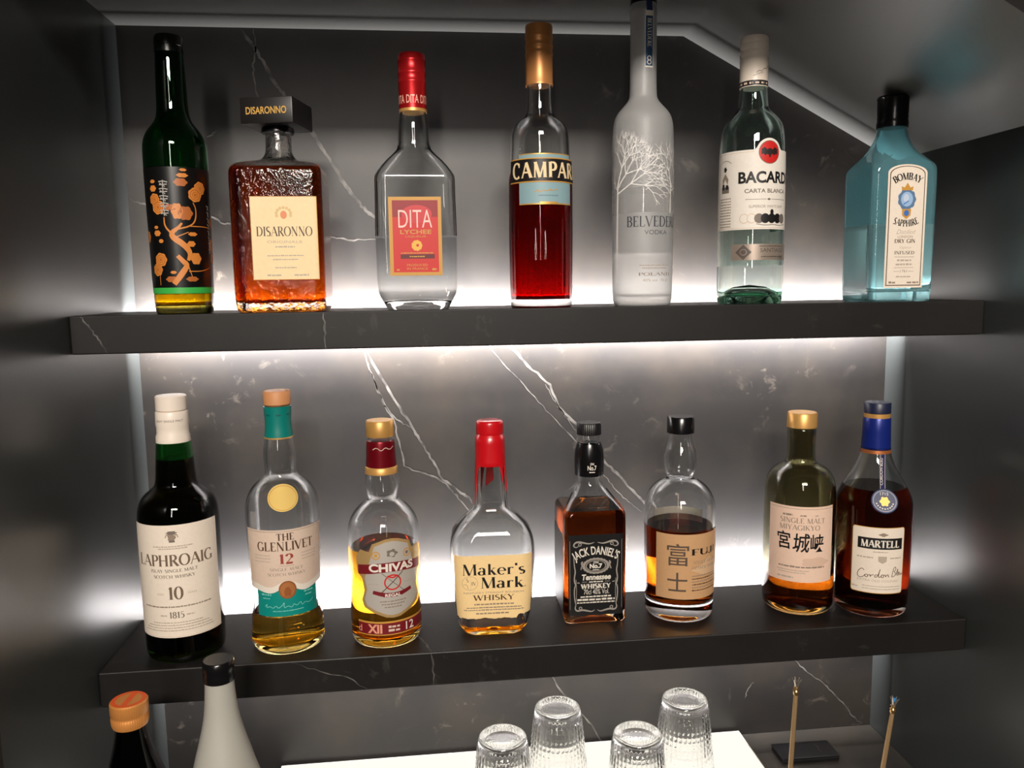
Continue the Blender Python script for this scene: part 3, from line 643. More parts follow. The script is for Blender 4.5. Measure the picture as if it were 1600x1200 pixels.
us2 = [-15.2 + i * .95 for i in range(33)]
for u0, u1 in zip(us2, us2[1:]): p.poly([(u0, 165), (u1, 165), (u1, topv(u1)), (u0, topv(u0))], WHITEP, .3)
p.disc(0, 166, 13.2, 13.2, WHITEI, 1, 40); p.disc(0, 166, 12.6, 12.6, GREYI, 1.4, 40); p.disc(0, 166, 11.9, 11.9, REDI, 1.8, 40)
for s_ in (-1, 1): p.fan([(0, 162), (s_ * 3, 164), (s_ * 5.4, 162.4), (s_ * 7.4, 164.2), (s_ * 9.8, 163.6), (s_ * 9.4, 169.6), (s_ * 6, 171.4), (s_ * 3, 168.6), (s_ * 1, 170.4), (0, 169.4)], P('bat_black', (44, 30, 28), .5) if s_ < 0 else p.mats[-1], 2.4, (s_ * 4, 167))
p.disc(0, 165, 1.5, 5, p.mats[-1], 2.5, 14)
p.text('BACARDI', -1, 133.4, 12.2, INK, 1, 66, font='sans', bold=.035); p.text('CARTA BLANCA', -1, 122.4, 4.3, GREYI, 1, 52, font='sans', bold=.02)
p.line([(-26, 115.3), (-3, 115.3)], .5, GREYI); p.line([(3, 115.3), (26, 115.3)], .5, GREYI); p.disc(0, 115.3, 2, 1.1, GREYI, 1, 12); p.text('SUPERIOR WHITE RUM', -1, 106, 3, MUTED, 1, 42, font='sans')
for i, (u, m_) in enumerate([(-27, SAND), (-19, SAND), (-11, GREYI), (-4, INK), (4, INK), (12, INK), (20, GREYI)]):
    p.disc(u, 94.5, 5.2, 5.4, m_, 1 + .2 * i, 22)
    if m_ is SAND: p.disc(u, 94.5, 4.3, 4.5, WHITEP, 1.1 + .2 * i, 20)
p.disc(4, 101.5, 2.2, 3, INK, 2, 12); p.line([(-14, 88.5), (-4, 86.8), (6, 88), (16, 86.6), (26, 88.5)], .7, GREYI)
c = th(-72)
p.line([(c - 9, 156), (c - 4, 159.5), (c + 4, 159.5), (c + 9, 156)], .6, MUTED); p.disc(c, 150, 2.4, 3, INK, 1, 10, .2, 5); p.fan([(c - 5, 139), (c - 4, 133), (c - 1, 143), (c + 1, 143), (c + 4, 133), (c + 5, 139), (c, 146)], MUTED, 1); p.rect(c - 6, c + 6, 124, 131, GREYI, 1); p.rect(c - 5, c - 1, 128, 134, INK, 1.3); p.rect(c + 1, c + 5, 128, 133, INK, 1.3)
for i in range(11): p.micro(c, 117 - i * 3.1, 18, 1.3, MUTED, 1, i)
p.rect(th(-100), th(116), 84, 84.6, SAND, 1); p.rect(th(-100), -17, 166.4, 167, SAND, 1)
p.wrap('front_label', b, rows, off=.3)
p = Print(); p.rect(th(-56), th(72), 48.8, 66.5, SILV); q = [(th(-34), 57.6 - 8.5), (th(-34) + 9, 57.6), (th(-34), 57.6 + 8.5), (th(-34) - 9, 57.6)]
p.fan(q, P('steel_ink', (92, 82, 76), .45), 1); p.loop(th(-34), 57.6, 3.6, 3.2, .9, SILV, 2, 16); p.text('SANTIAGO', 8, 57.5, 4.4, P('steel_ink_dark', (86, 78, 72), .45), 1, 34, font='sans'); p.micro(8, 52, 32, 1.2, p.mats[-1], 1); p.micro(8, 63.6, 36, 1.1, p.mats[-1], 1); p.text('1862', 20, 50, 4, p.mats[-1], 1.2, 9, font='sans')
p.wrap('foil_band', b, rows, off=.3)

# ---- blue gin
b = L('blue_gin_bottle', .4711, -.1520, Z1, 0, 'square sky blue gin bottle with tall arched ivory label, right end of the upper shelf', UP)
rows = bottle(b, [(0, 36.2, 32, 8), (1.5, 38, 33.6, 8), (10, 38.6, 34.2, 8), (90, 39, 34.6, 8), (147, 39.3, 34.9, 8), (154, 38.4, 34, 9), (160, 34, 31, 14), (171.4, 26, 25, 22), (184.5, 19.4, 19.2, 19), (193, 16.8, 16.8), (204, 15)], BLUE, A_CLR, 87.5, 3, 11, sm=1)
lathe_part('cap', b, [(198.5, 14), (199, 17), (203, 17.4), (206, 17), (208, 16.6), (211, 17), (213, 16.6), (215, 16.9), (231, 17.1), (232, 17.6), (234.3, 16.6)], BLACK)
p = Print(); u0, u1, v0 = -23.4, 23.4, 15.6
arch = lambda e, m_, l_: p.fan([(u0 + e, v0 + e), (u1 - e, v0 + e), (u1 - e, 144 - e * .6)] + [((u1 - e) * cos(a), 144 - e * .6 + (9.5 - e * .2) * sin(a)) for a in [pi * i / 14 for i in range(15)]] + [(u0 + e, 144 - e * .6)], m_, l_, (0, 90))
arch(0, W_PAPER, 0); arch(2.3, BROWNI, 1); arch(3.3, W_PAPER, 2); 
p.text('BOMBAY', 0, 136.4, 7.6, INK, 3, 31, arc=26, thick=.22, thin=.08, ser=.2); p.text('SAPPHIRE', 0, 84.3, 7.4, INK, 3, 33, arc=-34, thick=.22, thin=.08, ser=.2)
p.disc(0, 114.6, 10.6, 11.6, P('slate_blue_ink', (92, 124, 160), .5), 3, 32, .06, 9); p.disc(0, 114.8, 7.2, 8.2, P('ice_blue_ink', (158, 190, 226), .5), 3.6, 28); p.disc(-1, 116, 3.4, 4.6, P('pale_portrait_ink', (198, 212, 230), .5), 4.2, 18); p.line([(-4, 109), (2, 113)], 1.2, P('mid_blue_ink', (70, 120, 190), .5), 4.6)
p.fan([(-6.5, 124.6), (6.5, 124.6), (7, 129), (3.4, 127.6), (0, 133), (-3.4, 127.6), (-7, 129)], GOLDP, 4, (0, 126))
p.fan([(-5.4, 104), (5.4, 104), (5, 97), (0, 92.6), (-5, 97)], GOLDP, 4.4); p.disc(0, 99.4, 3, 3.4, P('sapphire_ink', (60, 116, 196), .4), 5, 16)
p.text('Distilled', 0, 76, 5, MUTED, 3, 21, font='sans', bold=-.02, slant=.35); p.text('LONDON', 0, 71.8, 2.6, MUTED, 3, 18, font='sans'); p.text('DRY GIN', 0, 66.2, 4.2, BROWNI, 3, 25, thick=.2, thin=.07); p.text('Vapour', 0, 58.6, 4.2, MUTED, 3, 15, font='sans', bold=-.02, slant=.35); p.text('INFUSED', 0, 53.4, 3.6, GREYI, 3, 24, thick=.2, thin=.07)
p.line([(-12, 50.4), (12, 50.4)], .4, MUTED, 3)
for v, w_ in ((45.6, 17), (41, 20)): p.micro(0, v, w_, 2.2, LIGHTI, 3)
p.line([(-12, 38.4), (12, 38.4)], .4, MUTED, 3); p.text('1761', 0, 33, 3, MUTED, 3, 8, font='sans'); p.line([(-12, 34.2), (-5, 34.2)], .4, MUTED, 3); p.line([(5, 34.2), (12, 34.2)], .4, MUTED, 3); p.micro(0, 27.4, 18, 1.6, LIGHTI, 3); p.micro(-13.5, 20.5, 8, 2.4, MUTED, 3); p.micro(11.5, 20.5, 14, 2.4, MUTED, 3)
p.wrap('front_label', b, rows, off=.3)

# ---- lower shelf: dark green islay whisky
b = L('islay_whisky_bottle', -.3558, -.1408, Z2, 6, 'dark green whisky bottle with white capsule and large ivory label, lower shelf left end', LO)
rows = bottle(b, [(0, 39.5), (2, 41.4), (10, 42.7), (80, 43.1), (145, 43.4), (160, 43), (168.5, 41.8), (177, 39), (183, 34.5), (189, 27), (193.6, 22.4), (205, 21), (222, 20), (241, 18.6), (256, 16)], DGREEN, liquid_mats('shaded_whisky', (.25, .14, .03)), 223, 2.8, 9, sm=2)
lathe_part('capsule', b, [(241.4, 18), (241.6, 18.3), (248, 18.1), (252, 16.9), (258, 16.9), (262, 17.5), (275, 17.1), (276, 16.6), (276.6, 15.2)], WHITEC)
lathe_part('cap', b, [(276.4, 14.6), (277, 14.6), (277.4, 16.4), (292.4, 16.4), (293.5, 15.4)], WHITEC)
p = Print(); p.text('ISLAY SINGLE MALT', 0, 265.5, 2.4, GREYI, 1, 30, font='sans'); p.wrap('capsule_print', b, mm([(240, 17.5), (280, 17.4)]), off=.15, du=1.2)
p = Print(); k = 43.2 * pi / 180
p.rect(-70 * k, 70 * k, 30.8, 157.6, W_PAPER); p.rect(-69 * k, 69 * k, 32, 32.5, SAND, 1)
p.disc(0, 144, 4, 4.4, MUTED, 1, 16, .16, 5); p.disc(0, 149.2, 5.4, 2, GREYI, 1.2, 14, .2, 6); p.rect(-3, 3, 138.6, 141, GREYI, 1.3); p.line([(-6.5, 144), (-4.4, 149), (-3.2, 144)], .9, MUTED, 1.4); p.line([(6.5, 144), (4.4, 149), (3.2, 144)], .9, MUTED, 1.4)
for i, w_ in enumerate((42, 30)): p.micro(0, 133.4 - i * 2.4, w_, 1.3, LIGHTI, 1, i)
p.text('LAPHROAIG', 0, 112.2, 12.6, P('umber_ink', (116, 96, 80), .5), 1, 86, thick=.19, thin=.06, ser=.16)
p.text('ISLAY SINGLE MALT', -.5, 105.2, 3.4, GREYI, 1, 50, thick=.17, thin=.07); p.text('SCOTCH WHISKY', -.5, 98.6, 3.4, GREYI, 1, 44, thick=.17, thin=.07)
p.text('10', 0, 74.6, 14, P('umber_ink2', (116, 96, 80), .5), 1, 15.5, thick=.19, thin=.06); p.text('AGED', -16, 79.5, 2.2, LIGHTI, 1, 8, font='sans'); p.text('YEARS', 17, 79.5, 2.2, LIGHTI, 1, 10, font='sans')
p.micro(0, 65.4, 76, 1.7, MUTED, 1, 5); p.text('1815', 0, 53.3, 7, GREYI, 1, 15.5, thick=.18, thin=.07); p.micro(-14, 55.5, 7, 1.6, LIGHTI); p.micro(14, 55.5, 8, 1.6, LIGHTI)
for i, w_ in enumerate((54, 68, 76, 80)): p.micro(0, 47.5 - i * 3, w_, 1.3, LIGHTI, 1, i)
p.wrap('front_label', b, rows, off=.35)

# ---- speyside with teal label
b = L('speyside_whisky_bottle', -.2415, -.1391, Z2, 12, 'clear whisky bottle with cork top, teal capsule and teal banded label', LO)
rows = bottle(b, [(0, 36.5), (2, 39), (7, 41.4), (20, 40.8), (43, 38.9), (66, 38.6), (100, 39.6), (139, 41.2), (162, 41), (174, 38.8), (185, 33.6), (192, 26.5), (197.5, 19), (203, 17.2), (214, 18), (225.5, 18.2), (236, 16.6), (243, 15.4), (262, 13.8), (279, 13.8)], CLEAR, A_PALE, 43.5, 2.8, 8, sm=2)
lathe_part('capsule', b, [(242.5, 15.2), (242.6, 15.9), (244, 15.9), (250, 14.9), (259, 14.3), (270, 14.8), (277.5, 15.4), (278, 14.4)], TEAL)
lathe_part('stopper', b, [(278, 13), (279.8, 13.4), (280, 15.2), (294, 15.2), (295.2, 14.4)], CORK)
lathe_part('neck_ring', b, [(241.6, 15.4), (241.8, 16.1), (243.4, 16.1), (243.6, 15.6)], GOLDC)
p = Print()
for q in range(7): p.micro(-36 + q * 12, 268, 5, 2, P('dark_teal_ink', (0, 84, 80), .5), 1, q)
p.wrap('capsule_print', b, mm([(242, 15.9), (250, 15.1), (259, 14.5), (270, 15), (278, 15.5)]), off=.1, du=1.2)
p = Print(); k = 40.2 * pi / 180; wv = lambda u: 80 + 6 * cos(u / 8.5) * math.exp(-(u / 22) ** 2) + 3.2 * (abs(u) / 50) ** 2 - 3
us = [-71 * k + i * 142 * k / 60 for i in range(61)]
for u0, u1 in zip(us, us[1:]):
    p.poly([(u0, wv(u0)), (u1, wv(u1)), (u1, 145.6), (u0, 145.6)], SAND); p.poly([(u0, wv(u0) - 3), (u1, wv(u1) - 3), (u1, wv(u1) + 4), (u0, wv(u0) + 4)], WHITEI, 1)
    if abs(u0) < 54 * k and abs(u1) < 54 * k: p.poly([(u0, 45.8), (u1, 45.8), (u1, wv(u1) - 1), (u0, wv(u0) - 1)], TEALI, .5)
    else: p.poly([(u0, wv(u0) - 3), (u1, wv(u1) - 3), (u1, wv(u1) + 1), (u0, wv(u0) + 1)], WHITEI, .2)
p.rect(-70 * k, 70 * k, 143.4, 143.9, MUTED, 1)
p.text('THE', 0, 133.6, 8, BROWNI, 2, 19, thick=.19, thin=.06); p.text('GLENLIVET', 0, 121.8, 10.2, BROWNI, 2, 64, thick=.18, thin=.06, ser=.15); p.text('12', 0, 106.8, 11, P('brick_ink', (160, 62, 54), .5), 2, 15.5, thick=.2, thin=.07)
for u in (-27, 27):
    for i in range(3): p.micro(u, 116 - i * 3.6, 20, 1.2, LIGHTI, 2, i)
p.micro(0, 103.6, 16, 1.2, LIGHTI, 2); p.text('SINGLE MALT', 0, 98.6, 3.2, MUTED, 2, 36, thick=.15); p.text('SCOTCH WHISKY', 0, 92.8, 3.2, MUTED, 2, 42, thick=.15)
p.disc(0, 76.4, 9.6, 10.4, COPPER, 2.5, 32); p.disc(0, 76.4, 8, 8.6, P('copper_relief', (214, 140, 84), .4, .5), 3, 28); p.fan([(-3, 69), (3.4, 69), (4, 75), (1, 80), (-2, 79), (-4, 74)], COPPER, 3.4)
LT = P('pale_teal_ink', (120, 200, 190), .5)
for u in (-24, 24): p.micro(u, 70, 12, 2, LT, 1.5); p.micro(u, 66, 9, 1.4, LT, 1.5)
p.line([(-26, 57), (-23, 61), (-25, 55), (-20, 58), (-17, 55), (-13, 59), (-11, 55), (-6, 59), (-4, 63), (-5, 55), (0, 58), (4, 55), (6, 60), (9, 56), (14, 61), (15, 55), (19, 59), (24, 56), (30, 60)], .7, LT, 1.6); p.micro(0, 51.5, 34, 1.2, LT, 1.5)
p.wrap('front_label', b, rows, off=.35, dv=5)
p = Print(); p.disc(0, 179.6, 16.6, 13.8, P('pale_gold_medal', (250, 212, 122), .45, .15), 0, 40); p.loop(0, 179.6, 14.8, 12.2, .5, GOLDP, 1, 36)
tag(p.wrap('shoulder_medal', b, rows, off=.6, dv=2), 'oval gold medallion')

# ---- blended scotch with shield label
b = L('blended_scotch_bottle', -.1281, -.1392, Z2, 15, 'whisky bottle with gold stopper, burgundy neck and silver shield label', LO)
rows = bottle(b, [(0, 35.5), (1.5, 38.4), (5, 40.4), (10, 41), (60, 41), (101, 41.2), (126, 41), (136.4, 40.2), (147, 36.5), (157, 29), (164, 20.4), (167.5, 16.8), (172, 18.2), (182, 20.4), (191, 19.6), (197, 18), (204, 16.4), (236, 14.6), (239, 14.6)], CLEAR, A_GOLD, 112, 2.8, 9, sm=2)
lathe_part('capsule', b, [(204.6, 16.6), (205, 17.6), (220, 16.6), (232, 16.3), (234.6, 15.6)], BURG)
lathe_part('neck_ring', b, [(196.4, 18), (196.8, 18.7), (203.4, 18.6), (204.8, 17.4)], GOLDC)
lathe_part('stopper', b, [(239, 14), (239.4, 16), (240, 16.2), (256.4, 16.1), (257.9, 15)], P('gold_stopper', (206, 156, 84), .4, .4))
p = Print(); p.line([(-13, 226), (-8, 229), (-3, 224), (2, 229), (7, 225), (13, 229)], .7, SAND, 0); p.wrap('capsule_print', b, mm([(205, 17.8), (233, 16.5)]), off=.1, du=1.2)
p = Print(); k = 41.1 * pi / 180; SGREY = P('silver_grey_label', (202, 194, 184), .4, .25)
shield = [(-42, 90), (-44, 108), (-37, 117), (-26, 115), (-22, 124), (-8, 129), (0, 130), (8, 129), (22, 124), (26, 115), (37, 117), (44, 108), (42, 90), (36, 84), (33, 70), (37, 58), (34, 50), (22, 44), (8, 38.5), (0, 37.5), (-8, 38.5), (-22, 44), (-34, 50), (-37, 58), (-33, 70), (-36, 84)]
p.fan(shield, P('pale_gold_label', (200, 164, 108), .4, .35), 0, (0, 84))
p.fan([(x * .89, 84 + (v - 84) * .93) for x, v in shield if not (88 < v < 119 and abs(x) > 25)], SGREY, 1, (0, 84))
p.poly([(-41, 88), (-14, 91), (0, 91.6), (0, 102.6), (-14, 102), (-41, 99)], BURGI, 2); p.poly([(0, 91.6), (14, 91), (41, 88), (41, 99), (14, 102), (0, 102.6)], BURGI, 2)
p.text('CHIVAS', 0, 92.4, 9, WHITEI, 3, 53, font='sans', bold=.04)
p.disc(0, 113, 6, 4.4, GREYI, 2, 18, .2, 5); p.disc(0, 112, 3, 2.6, SGREY, 2.5, 12)
for u in (-18, 18): p.loop(u, 111, 4.4, 4.2, 1.2, GOLDP, 2, 18); p.disc(u, 111, 2, 2, GREYI if u > 0 else GOLDP, 2, 12)
p.loop(0, 79.2, 9, 8.4, 1.6, REDI, 2, 26); p.line([(-6, 87), (0, 84), (6, 87)], 1.6, REDI, 2.2); p.line([(-15, 66), (12, 90.5)], 1, BROWNI, 2.4); p.line([(15, 66), (-12, 90.5)], .8, GREYI, 2.4)
p.poly([(-23, 66.5), (-9, 62.4), (0, 62), (0, 67), (-9, 67.6), (-22, 70.5)], BURGI, 2.6); p.poly([(0, 62), (9, 62.4), (23, 66.5), (22, 70.5), (9, 67.6), (0, 67)], BURGI, 2.6); p.text('REGAL', 0, 62.7, 3.6, WHITEI, 3.4, 18, font='sans', bold=.03)
for i, w_ in enumerate((30, 26, 20)): p.micro(0, 56.5 - i * 3.4, w_, 1.6, MUTED, 2, i)
for u in (-22, 20): p.micro(u, 77, 12, 1, LIGHTI, 2)
p.wrap('front_label', b, rows, off=.35)
p = Print(); p.rect(-61 * k, 68 * k, 18.2, 32.6, BURGI); p.rect(-61 * k, 68 * k, 31.6, 33.8, GOLDP, 1); p.rect(-61 * k, 68 * k, 17.4, 18.6, GOLDP, 1)
p.text('XII', -22, 20.4, 10, P('pale_coral_ink', (235, 160, 130), .45), 1, 17, font='sans', bold=.04); p.text('12', 19.5, 20.4, 9.6, WHITEI, 1, 11, font='sans', bold=.01)
for i in range(2): p.micro(0, 21.6 + i * 4.4, 13, 2.8, SAND, 1, i)
p.text('d', -41, 21, 7.5, p.mats[2], 1, 5, font='sans')
p.wrap('lower_band', b, rows, off=.35)

# ---- wax dipped bourbon
b = L('wax_dipped_bourbon_bottle', -.0013, -.1290, Z2, -2, 'squat bourbon bottle with dripping red wax over its neck and a butter yellow label', LO)
rows = bottle(b, [(0, 33.4, 27, 14), (2, 36, 29, 15), (8, 39.5, 32, 16), (13, 42.1, 34, 17), (40, 45.6, 36.6, 18), (62, 48.1, 38.4, 19), (85, 49.4, 39.4, 20), (99.5, 49.8, 39.8, 21), (110, 49.3, 39.4, 23), (121, 46.2, 37.4, 25), (133.6, 36.1, 31.6, 27), (143, 25, 24, 22), (147, 20.6, 20.4, 16), (152, 19.4, 19.4, 13), (175, 18.4, 18.4, 13), (196, 17.4, 17.4, 15), (232, 16.4, 16.4), (236, 14)], CLEAR, A_GOLD, 11.5, 3, 5, sm=2)
WB = [(.002, 17.2)]
nz = 4 * NA; vs, fs = [], []
def drip(t):
    a = (math.degrees(t) + 360) % 360; L_ = 0
    for c_, w_, l_ in ((198, 15, 50), (309, 6, 22), (342, 14, 34), (20, 14, 44), (120, 16, 40), (88, 6, 40), (160, 12, 28)):
        d_ = abs((a - c_ + 180) % 360 - 180)
        if d_ < w_ * 1.6: L_ = max(L_, l_ * math.exp(-(d_ / w_ * 1.5) ** 2))
    return L_
lev = [1, .85, .6, .35, .15, 0]
for j, q in enumerate(lev + ['a', 'b', 'c', 'd', 'e']):
    for i in range(nz):
        qd, im = divmod(i, NA); t = -pi / 2 + qd * pi / 2 + pi / 2 * im / NA; low = 199 - drip(t)
        if isinstance(q, (int, float)):
            z = low * q + 212 * (1 - q); aa = at(rows, z / 1000); pr = ring(aa[0] + .0009 - (.0007 if j == 0 else 0), aa[1] + .0009 - (.0007 if j == 0 else 0), aa[2] + .0006, z / 1000)[i]
        else:
            z, rr = {'a': (225, 17.7), 'b': (232.6, 17.4), 'c': (234, 16.2), 'd': (236, 16), 'e': (237, 15)}[q]; pr = (rr * cos(t) / 1000, rr * sin(t) / 1000, z / 1000)
        vs.append(pr)
m_ = len(lev) + 5
for k_ in range(m_ - 1):
    for i in range(nz): j = (i + 1) % nz; fs.append((k_ * nz + i, k_ * nz + j, (k_ + 1) * nz + j, (k_ + 1) * nz + i))
tag(build('wax_seal', vs, fs, WAX, b, ang=60), 'red wax with long drips')
lathe_part('cap', b, [(235, 15), (235.4, 16), (237, 16.5), (248, 16.4), (251, 15.6), (252, 13.6)], WAX, sm=1)
p = Print()
us = [-47 + i * 94 / 40 for i in range(41)]; rr_ = random.Random(2); bt = [23.5 + rr_.uniform(-.9, .9) + (3.6 if u > 26 else 0) for u in us]
for i in range(40): p.poly([(us[i], bt[i]), (us[i + 1], bt[i + 1]), (us[i + 1], 100.8), (us[i], 100.8)], YEL)
p.text("Maker's", 0, 77.6, 13.2, INK, 1, 73, thick=.16, thin=.045, ser=.16); p.text('Mark', 9.6, 61.4, 13.2, INK, 1, 50, thick=.17, thin=.045, ser=.16); p.text('.', 36.5, 61.6, 9, INK, 1, 2)
p.loop(-27.5, 68, 9, 8.4, .35, MUTED); p.text('IV', -23, 65.4, 4.2, GREYI, 1, 5.6, thick=.16); p.text('S', -30.4, 69.4, 4.6, GREYI, 1, 2.6, thick=.16, thin=.07); p.line([(-35, 66), (-31, 67), (-29.6, 61)], .4, GREYI); p.line([(-26.8, 76), (-26.8, 60)], .3, LIGHTI)
p.text('KENTUCKY STRAIGHT BOURBON', 0, 54.8, 2.2, MUTED, 1, 70, font='sans'); p.text('WHISKY', 0, 46.4, 6.6, BROWNI, 1, 47, thick=.17, thin=.06)
p.micro(0, 40.5, 46, 2, MUTED, 1, 1); p.micro(0, 36.6, 64, 1.5, MUTED, 1, 2); p.micro(0, 33.6, 70, 1.5, MUTED, 1, 3); p.micro(-2, 29, 38, 2, MUTED, 1, 4)
p.wrap('front_label', b, rows, off=.35)

# ---- square tennessee whiskey
b = L('tennessee_whiskey_bottle', .1230, -.1035, Z2, 0, 'square whiskey bottle with black cap and ornate black and white label', LO)
rows = bottle(b, [(0, 36.4, 36.4, 8), (1.5, 37.8, 37.8, 8.5), (8, 38.4, 38.4, 9), (100, 38.6, 38.6, 9), (128, 38.6, 38.6, 9), (136, 38, 38, 10), (143, 33.5, 33.5, 13), (155, 24, 24, 18), (164, 16.8, 16.8), (174, 15.6), (178, 16.4), (196, 17.6), (206, 17), (216, 13.8), (226, 13.2)], CLEAR, A_DARK, 138, 3, 10, sm=2)
lathe_part('capsule', b, [(175.6, 17), (176, 17.8), (186, 18.2), (197, 18.1), (206, 17.4), (213, 15.4), (215.4, 14.6), (216, 13.6)], BLACK)
NA = 60
lathe_part('cap', b, [(226, 13.4), (226.2, 14.8), (239.4, 14.7), (240.8, 13.6)], P('ribbed_black_cap', (18, 17, 17), .35), fl=lambda t, z: .012 * cos(40 * t))
NA = 18
p = Print(); p.text('No.7', 0, 184.6, 5.6, WHITEI, 1, 11, font='sans', bold=.02); p.text('Old', 0, 191, 2.8, WHITEI, 1, 4.6, font='sans', bold=.02); p.micro(0, 181.4, 7, 1.2, WHITEI); p.wrap('capsule_print', b, mm([(176, 18), (197, 18.3), (206, 17.6)]), off=.1, du=1.2)
p = Print(); JBLK = P('label_black', (20, 19, 19), .42); OFFW = P('label_offwhite', (228, 220, 206), .5); GRYL = P('label_grey', (158, 150, 140), .5)
p.rect(-33.5, 33.5, 10.4, 111, JBLK)
for s_ in (-1, 1):
    X = lambda u: s_ * u
    p.line([(X(2), 101.5), (X(8), 99.6), (X(14), 101), (X(21), 103), (X(26), 101.5), (X(27.5), 97.5), (X(24), 95.6), (X(21), 97.6)], [.5, 1.6, 2, 2.2, 2, 1.6, 1.2, .6], GRYL); p.loop(X(19.5), 99.2, 1.7, 1.7, 1, GRYL, 1, 12)
    p.line([(X(27), 84), (X(26.4), 72), (X(25), 66), (X(26.6), 58), (X(26), 52), (X(24.4), 49.5), (X(26.6), 45), (X(26.4), 32), (X(24.6), 24)], [.9, 1.2, 1.6, 1.4, 1.8, 1.6, 1.4, 1.2, 1], GRYL); p.line([(X(24.4), 56), (X(23.6), 40), (X(24.6), 28)], .6, GRYL); p.line([(X(23), 52), (X(20), 51.4)], 1.2, GRYL)
    p.line([(X(24.6), 24), (X(26), 19.4), (X(23), 16), (X(17), 17.6), (X(11), 16.2), (X(5), 14.6), (X(1.6), 17)], [1, 1.5, 2, 2.2, 2, 1.4, .5], GRYL); p.loop(X(19), 19.6, 1.7, 1.7, 1, GRYL, 1, 12)
    p.line([(X(16), 71), (X(18.5), 76), (X(15.5), 79), (X(18.5), 68)], 1.2, GRYL)
p.text("JACK DANIEL'S", -.3, 83, 14, OFFW, 2, 49.5, font='sans', arc=46, bold=.022)
p.disc(0, 72.2, 16.6, 10, GRYL, 1.6, 44, .035, 22); p.disc(0, 72.2, 13.4, 7.6, JBLK, 2, 36); p.disc(0, 72.2, 12.6, 6.9, GRYL, 2.3, 36); p.disc(0, 72.2, 11.4, 6.2, JBLK, 2.6, 36)
p.text('No.7', 0, 69, 6, OFFW, 3.2, 15.5, font='sans', bold=.05); p.text('Old', 0, 75.4, 2.7, OFFW, 3.2, 6, font='sans', bold=.03); p.micro(0, 66.8, 8, 1.1, OFFW, 3.2)
p.text('Tennessee', 0, 55, 7, OFFW, 2, 36, font='sans', bold=.035, slant=.12); p.micro(0, 51.6, 17, 1.7, OFFW, 2); p.micro(-14, 52, 6, .9, GRYL, 2); p.micro(14, 52, 6, .9, GRYL, 2)
p.text('WHISKEY', 0, 44, 5.9, OFFW, 2, 36, thick=.26, thin=.13, ser=.16); p.text('70cl 40% Vol.', .6, 36.8, 6.2, OFFW, 2, 31, font='sans')
p.micro(0, 33, 38, 2, OFFW, 2, 9); p.micro(0, 29, 46, 2.6, OFFW, 2, 8); p.micro(0, 25.8, 47, 1.7, OFFW, 2, 7)
for s_ in (-1, 1): p.line([(s_ * 31.6, 18), (s_ * 31.6, 104)], .4, GRYL)
p.wrap('front_label', b, rows, off=.35)
p = Print(); JG = P('side_label_grey', (96, 90, 86), .5); p.rect(-30, 30, 12, 110, JBLK)
for i in range(16): p.micro(0, 20 + i * 5.2, 44, 2.2, JG, 1, i)
s_ = p.wrap('side_label', b, rows, flat=38.6, off=.3); s_.rotation_euler = (0, 0, radians(-90))

# ---- japanese grain whisky with kraft label
b = L('kraft_label_whisky_bottle', .2331, -.1204, Z2, 0, 'heavy based amber whisky bottle with short black cap and brown brush lettered label', LO)
rows = bottle(b, [(0, 36), (1.5, 39), (4, 41), (8, 41.9), (24, 42), (28.5, 42.6), (60, 43), (103, 43.3), (130, 43.3), (145, 41.9), (157.4, 36.3), (166, 27), (170.5, 17.6), (173, 15.9), (177, 17.4), (183, 20), (202.4, 19.6), (210, 16.8), (217, 14.8), (227, 14.2)], CLEAR, A_AMB, 114, 3, 22, sm=2)
lathe_part('cap', b, [(227.4, 14.6), (227.6, 16.5), (246.4, 16.4), (247.6, 15.4)], BLACK)
p = Print(); k = 43 * pi / 180; GRAD = paper('brown_label_patch', (172, 122, 84)); KI = P('brush_grey_ink', (92, 76, 62), .5)
p.rect(-57 * k, 72 * k, 31.6, 112, KRAFT); 
p.text('富', -20 * k, 73.2, 27.5, KI, 2, 26, font='sans', bold=.004); p.text('士', -20.5 * k, 41.6, 23.5, KI, 2, 23.5, font='sans', bold=.006)
p.text('FUJI', 27 * k, 86.4, 7.6, INK, 2, 39, thick=.2, thin=.07)
p.fan([(0, 68), (16, 74), (22, 80), (28, 82), (38, 76), (52, 72), (52, 60), (20, 60)], P('pale_peak_ink', (216, 178, 138), .55), 1, (26, 66))
p.text('SINGLE GRAIN', 28 * k, 75.6, 3.6, MUTED, 2, 36, thick=.15); p.text('JAPANESE WHISKY', 28 * k, 69, 3.6, MUTED, 2, 40, thick=.15)
for i in range(6): p.micro(28 * k, 60 - i * 3.6, 38, 1.4, BROWNI if i % 2 else MUTED, 2, i)
p.wrap('front_label', b, rows, off=.35)
p = Print(); p.rect(-38, 34, 60, 122, W_PAPER); s_ = p.wrap('back_label', b, rows, off=.25); s_.rotation_euler = (0, 0, radians(168))

# ---- olive tinted malt
b = L('single_malt_bottle', .3878, -.1215, Z2, -21, 'olive tinted malt bottle with gold cap and black brushwork on a rose beige label', LO)
rows = bottle(b, [(0, 36), (2, 39.4), (6, 42), (12, 42.9), (49, 42.9), (146, 42.8), (160.7, 41.5), (171.3, 37.5), (178.7, 30.7), (183.5, 21.8), (187, 17.6), (200, 16.7), (219, 16.7), (221, 17.4), (227.6, 17.4), (229, 15)], OLIVE, liquid_mats('brown_malt', (.52, .25, .055)), 47, 2.8, 9, sm=2)
lathe_part('cap', b, [(229.2, 16), (229.6, 18), (246.6, 17.9), (248, 16.8)], P('brushed_gold_cap', (220, 168, 96), .4, .45))
p = Print(); k = 42.9 * pi / 180
p.rect(-57 * k, 56 * k, 44.4, 138.8, PINKP); p.rect(-56.5 * k, 55.5 * k, 135.6, 136.1, MUTED, 1)
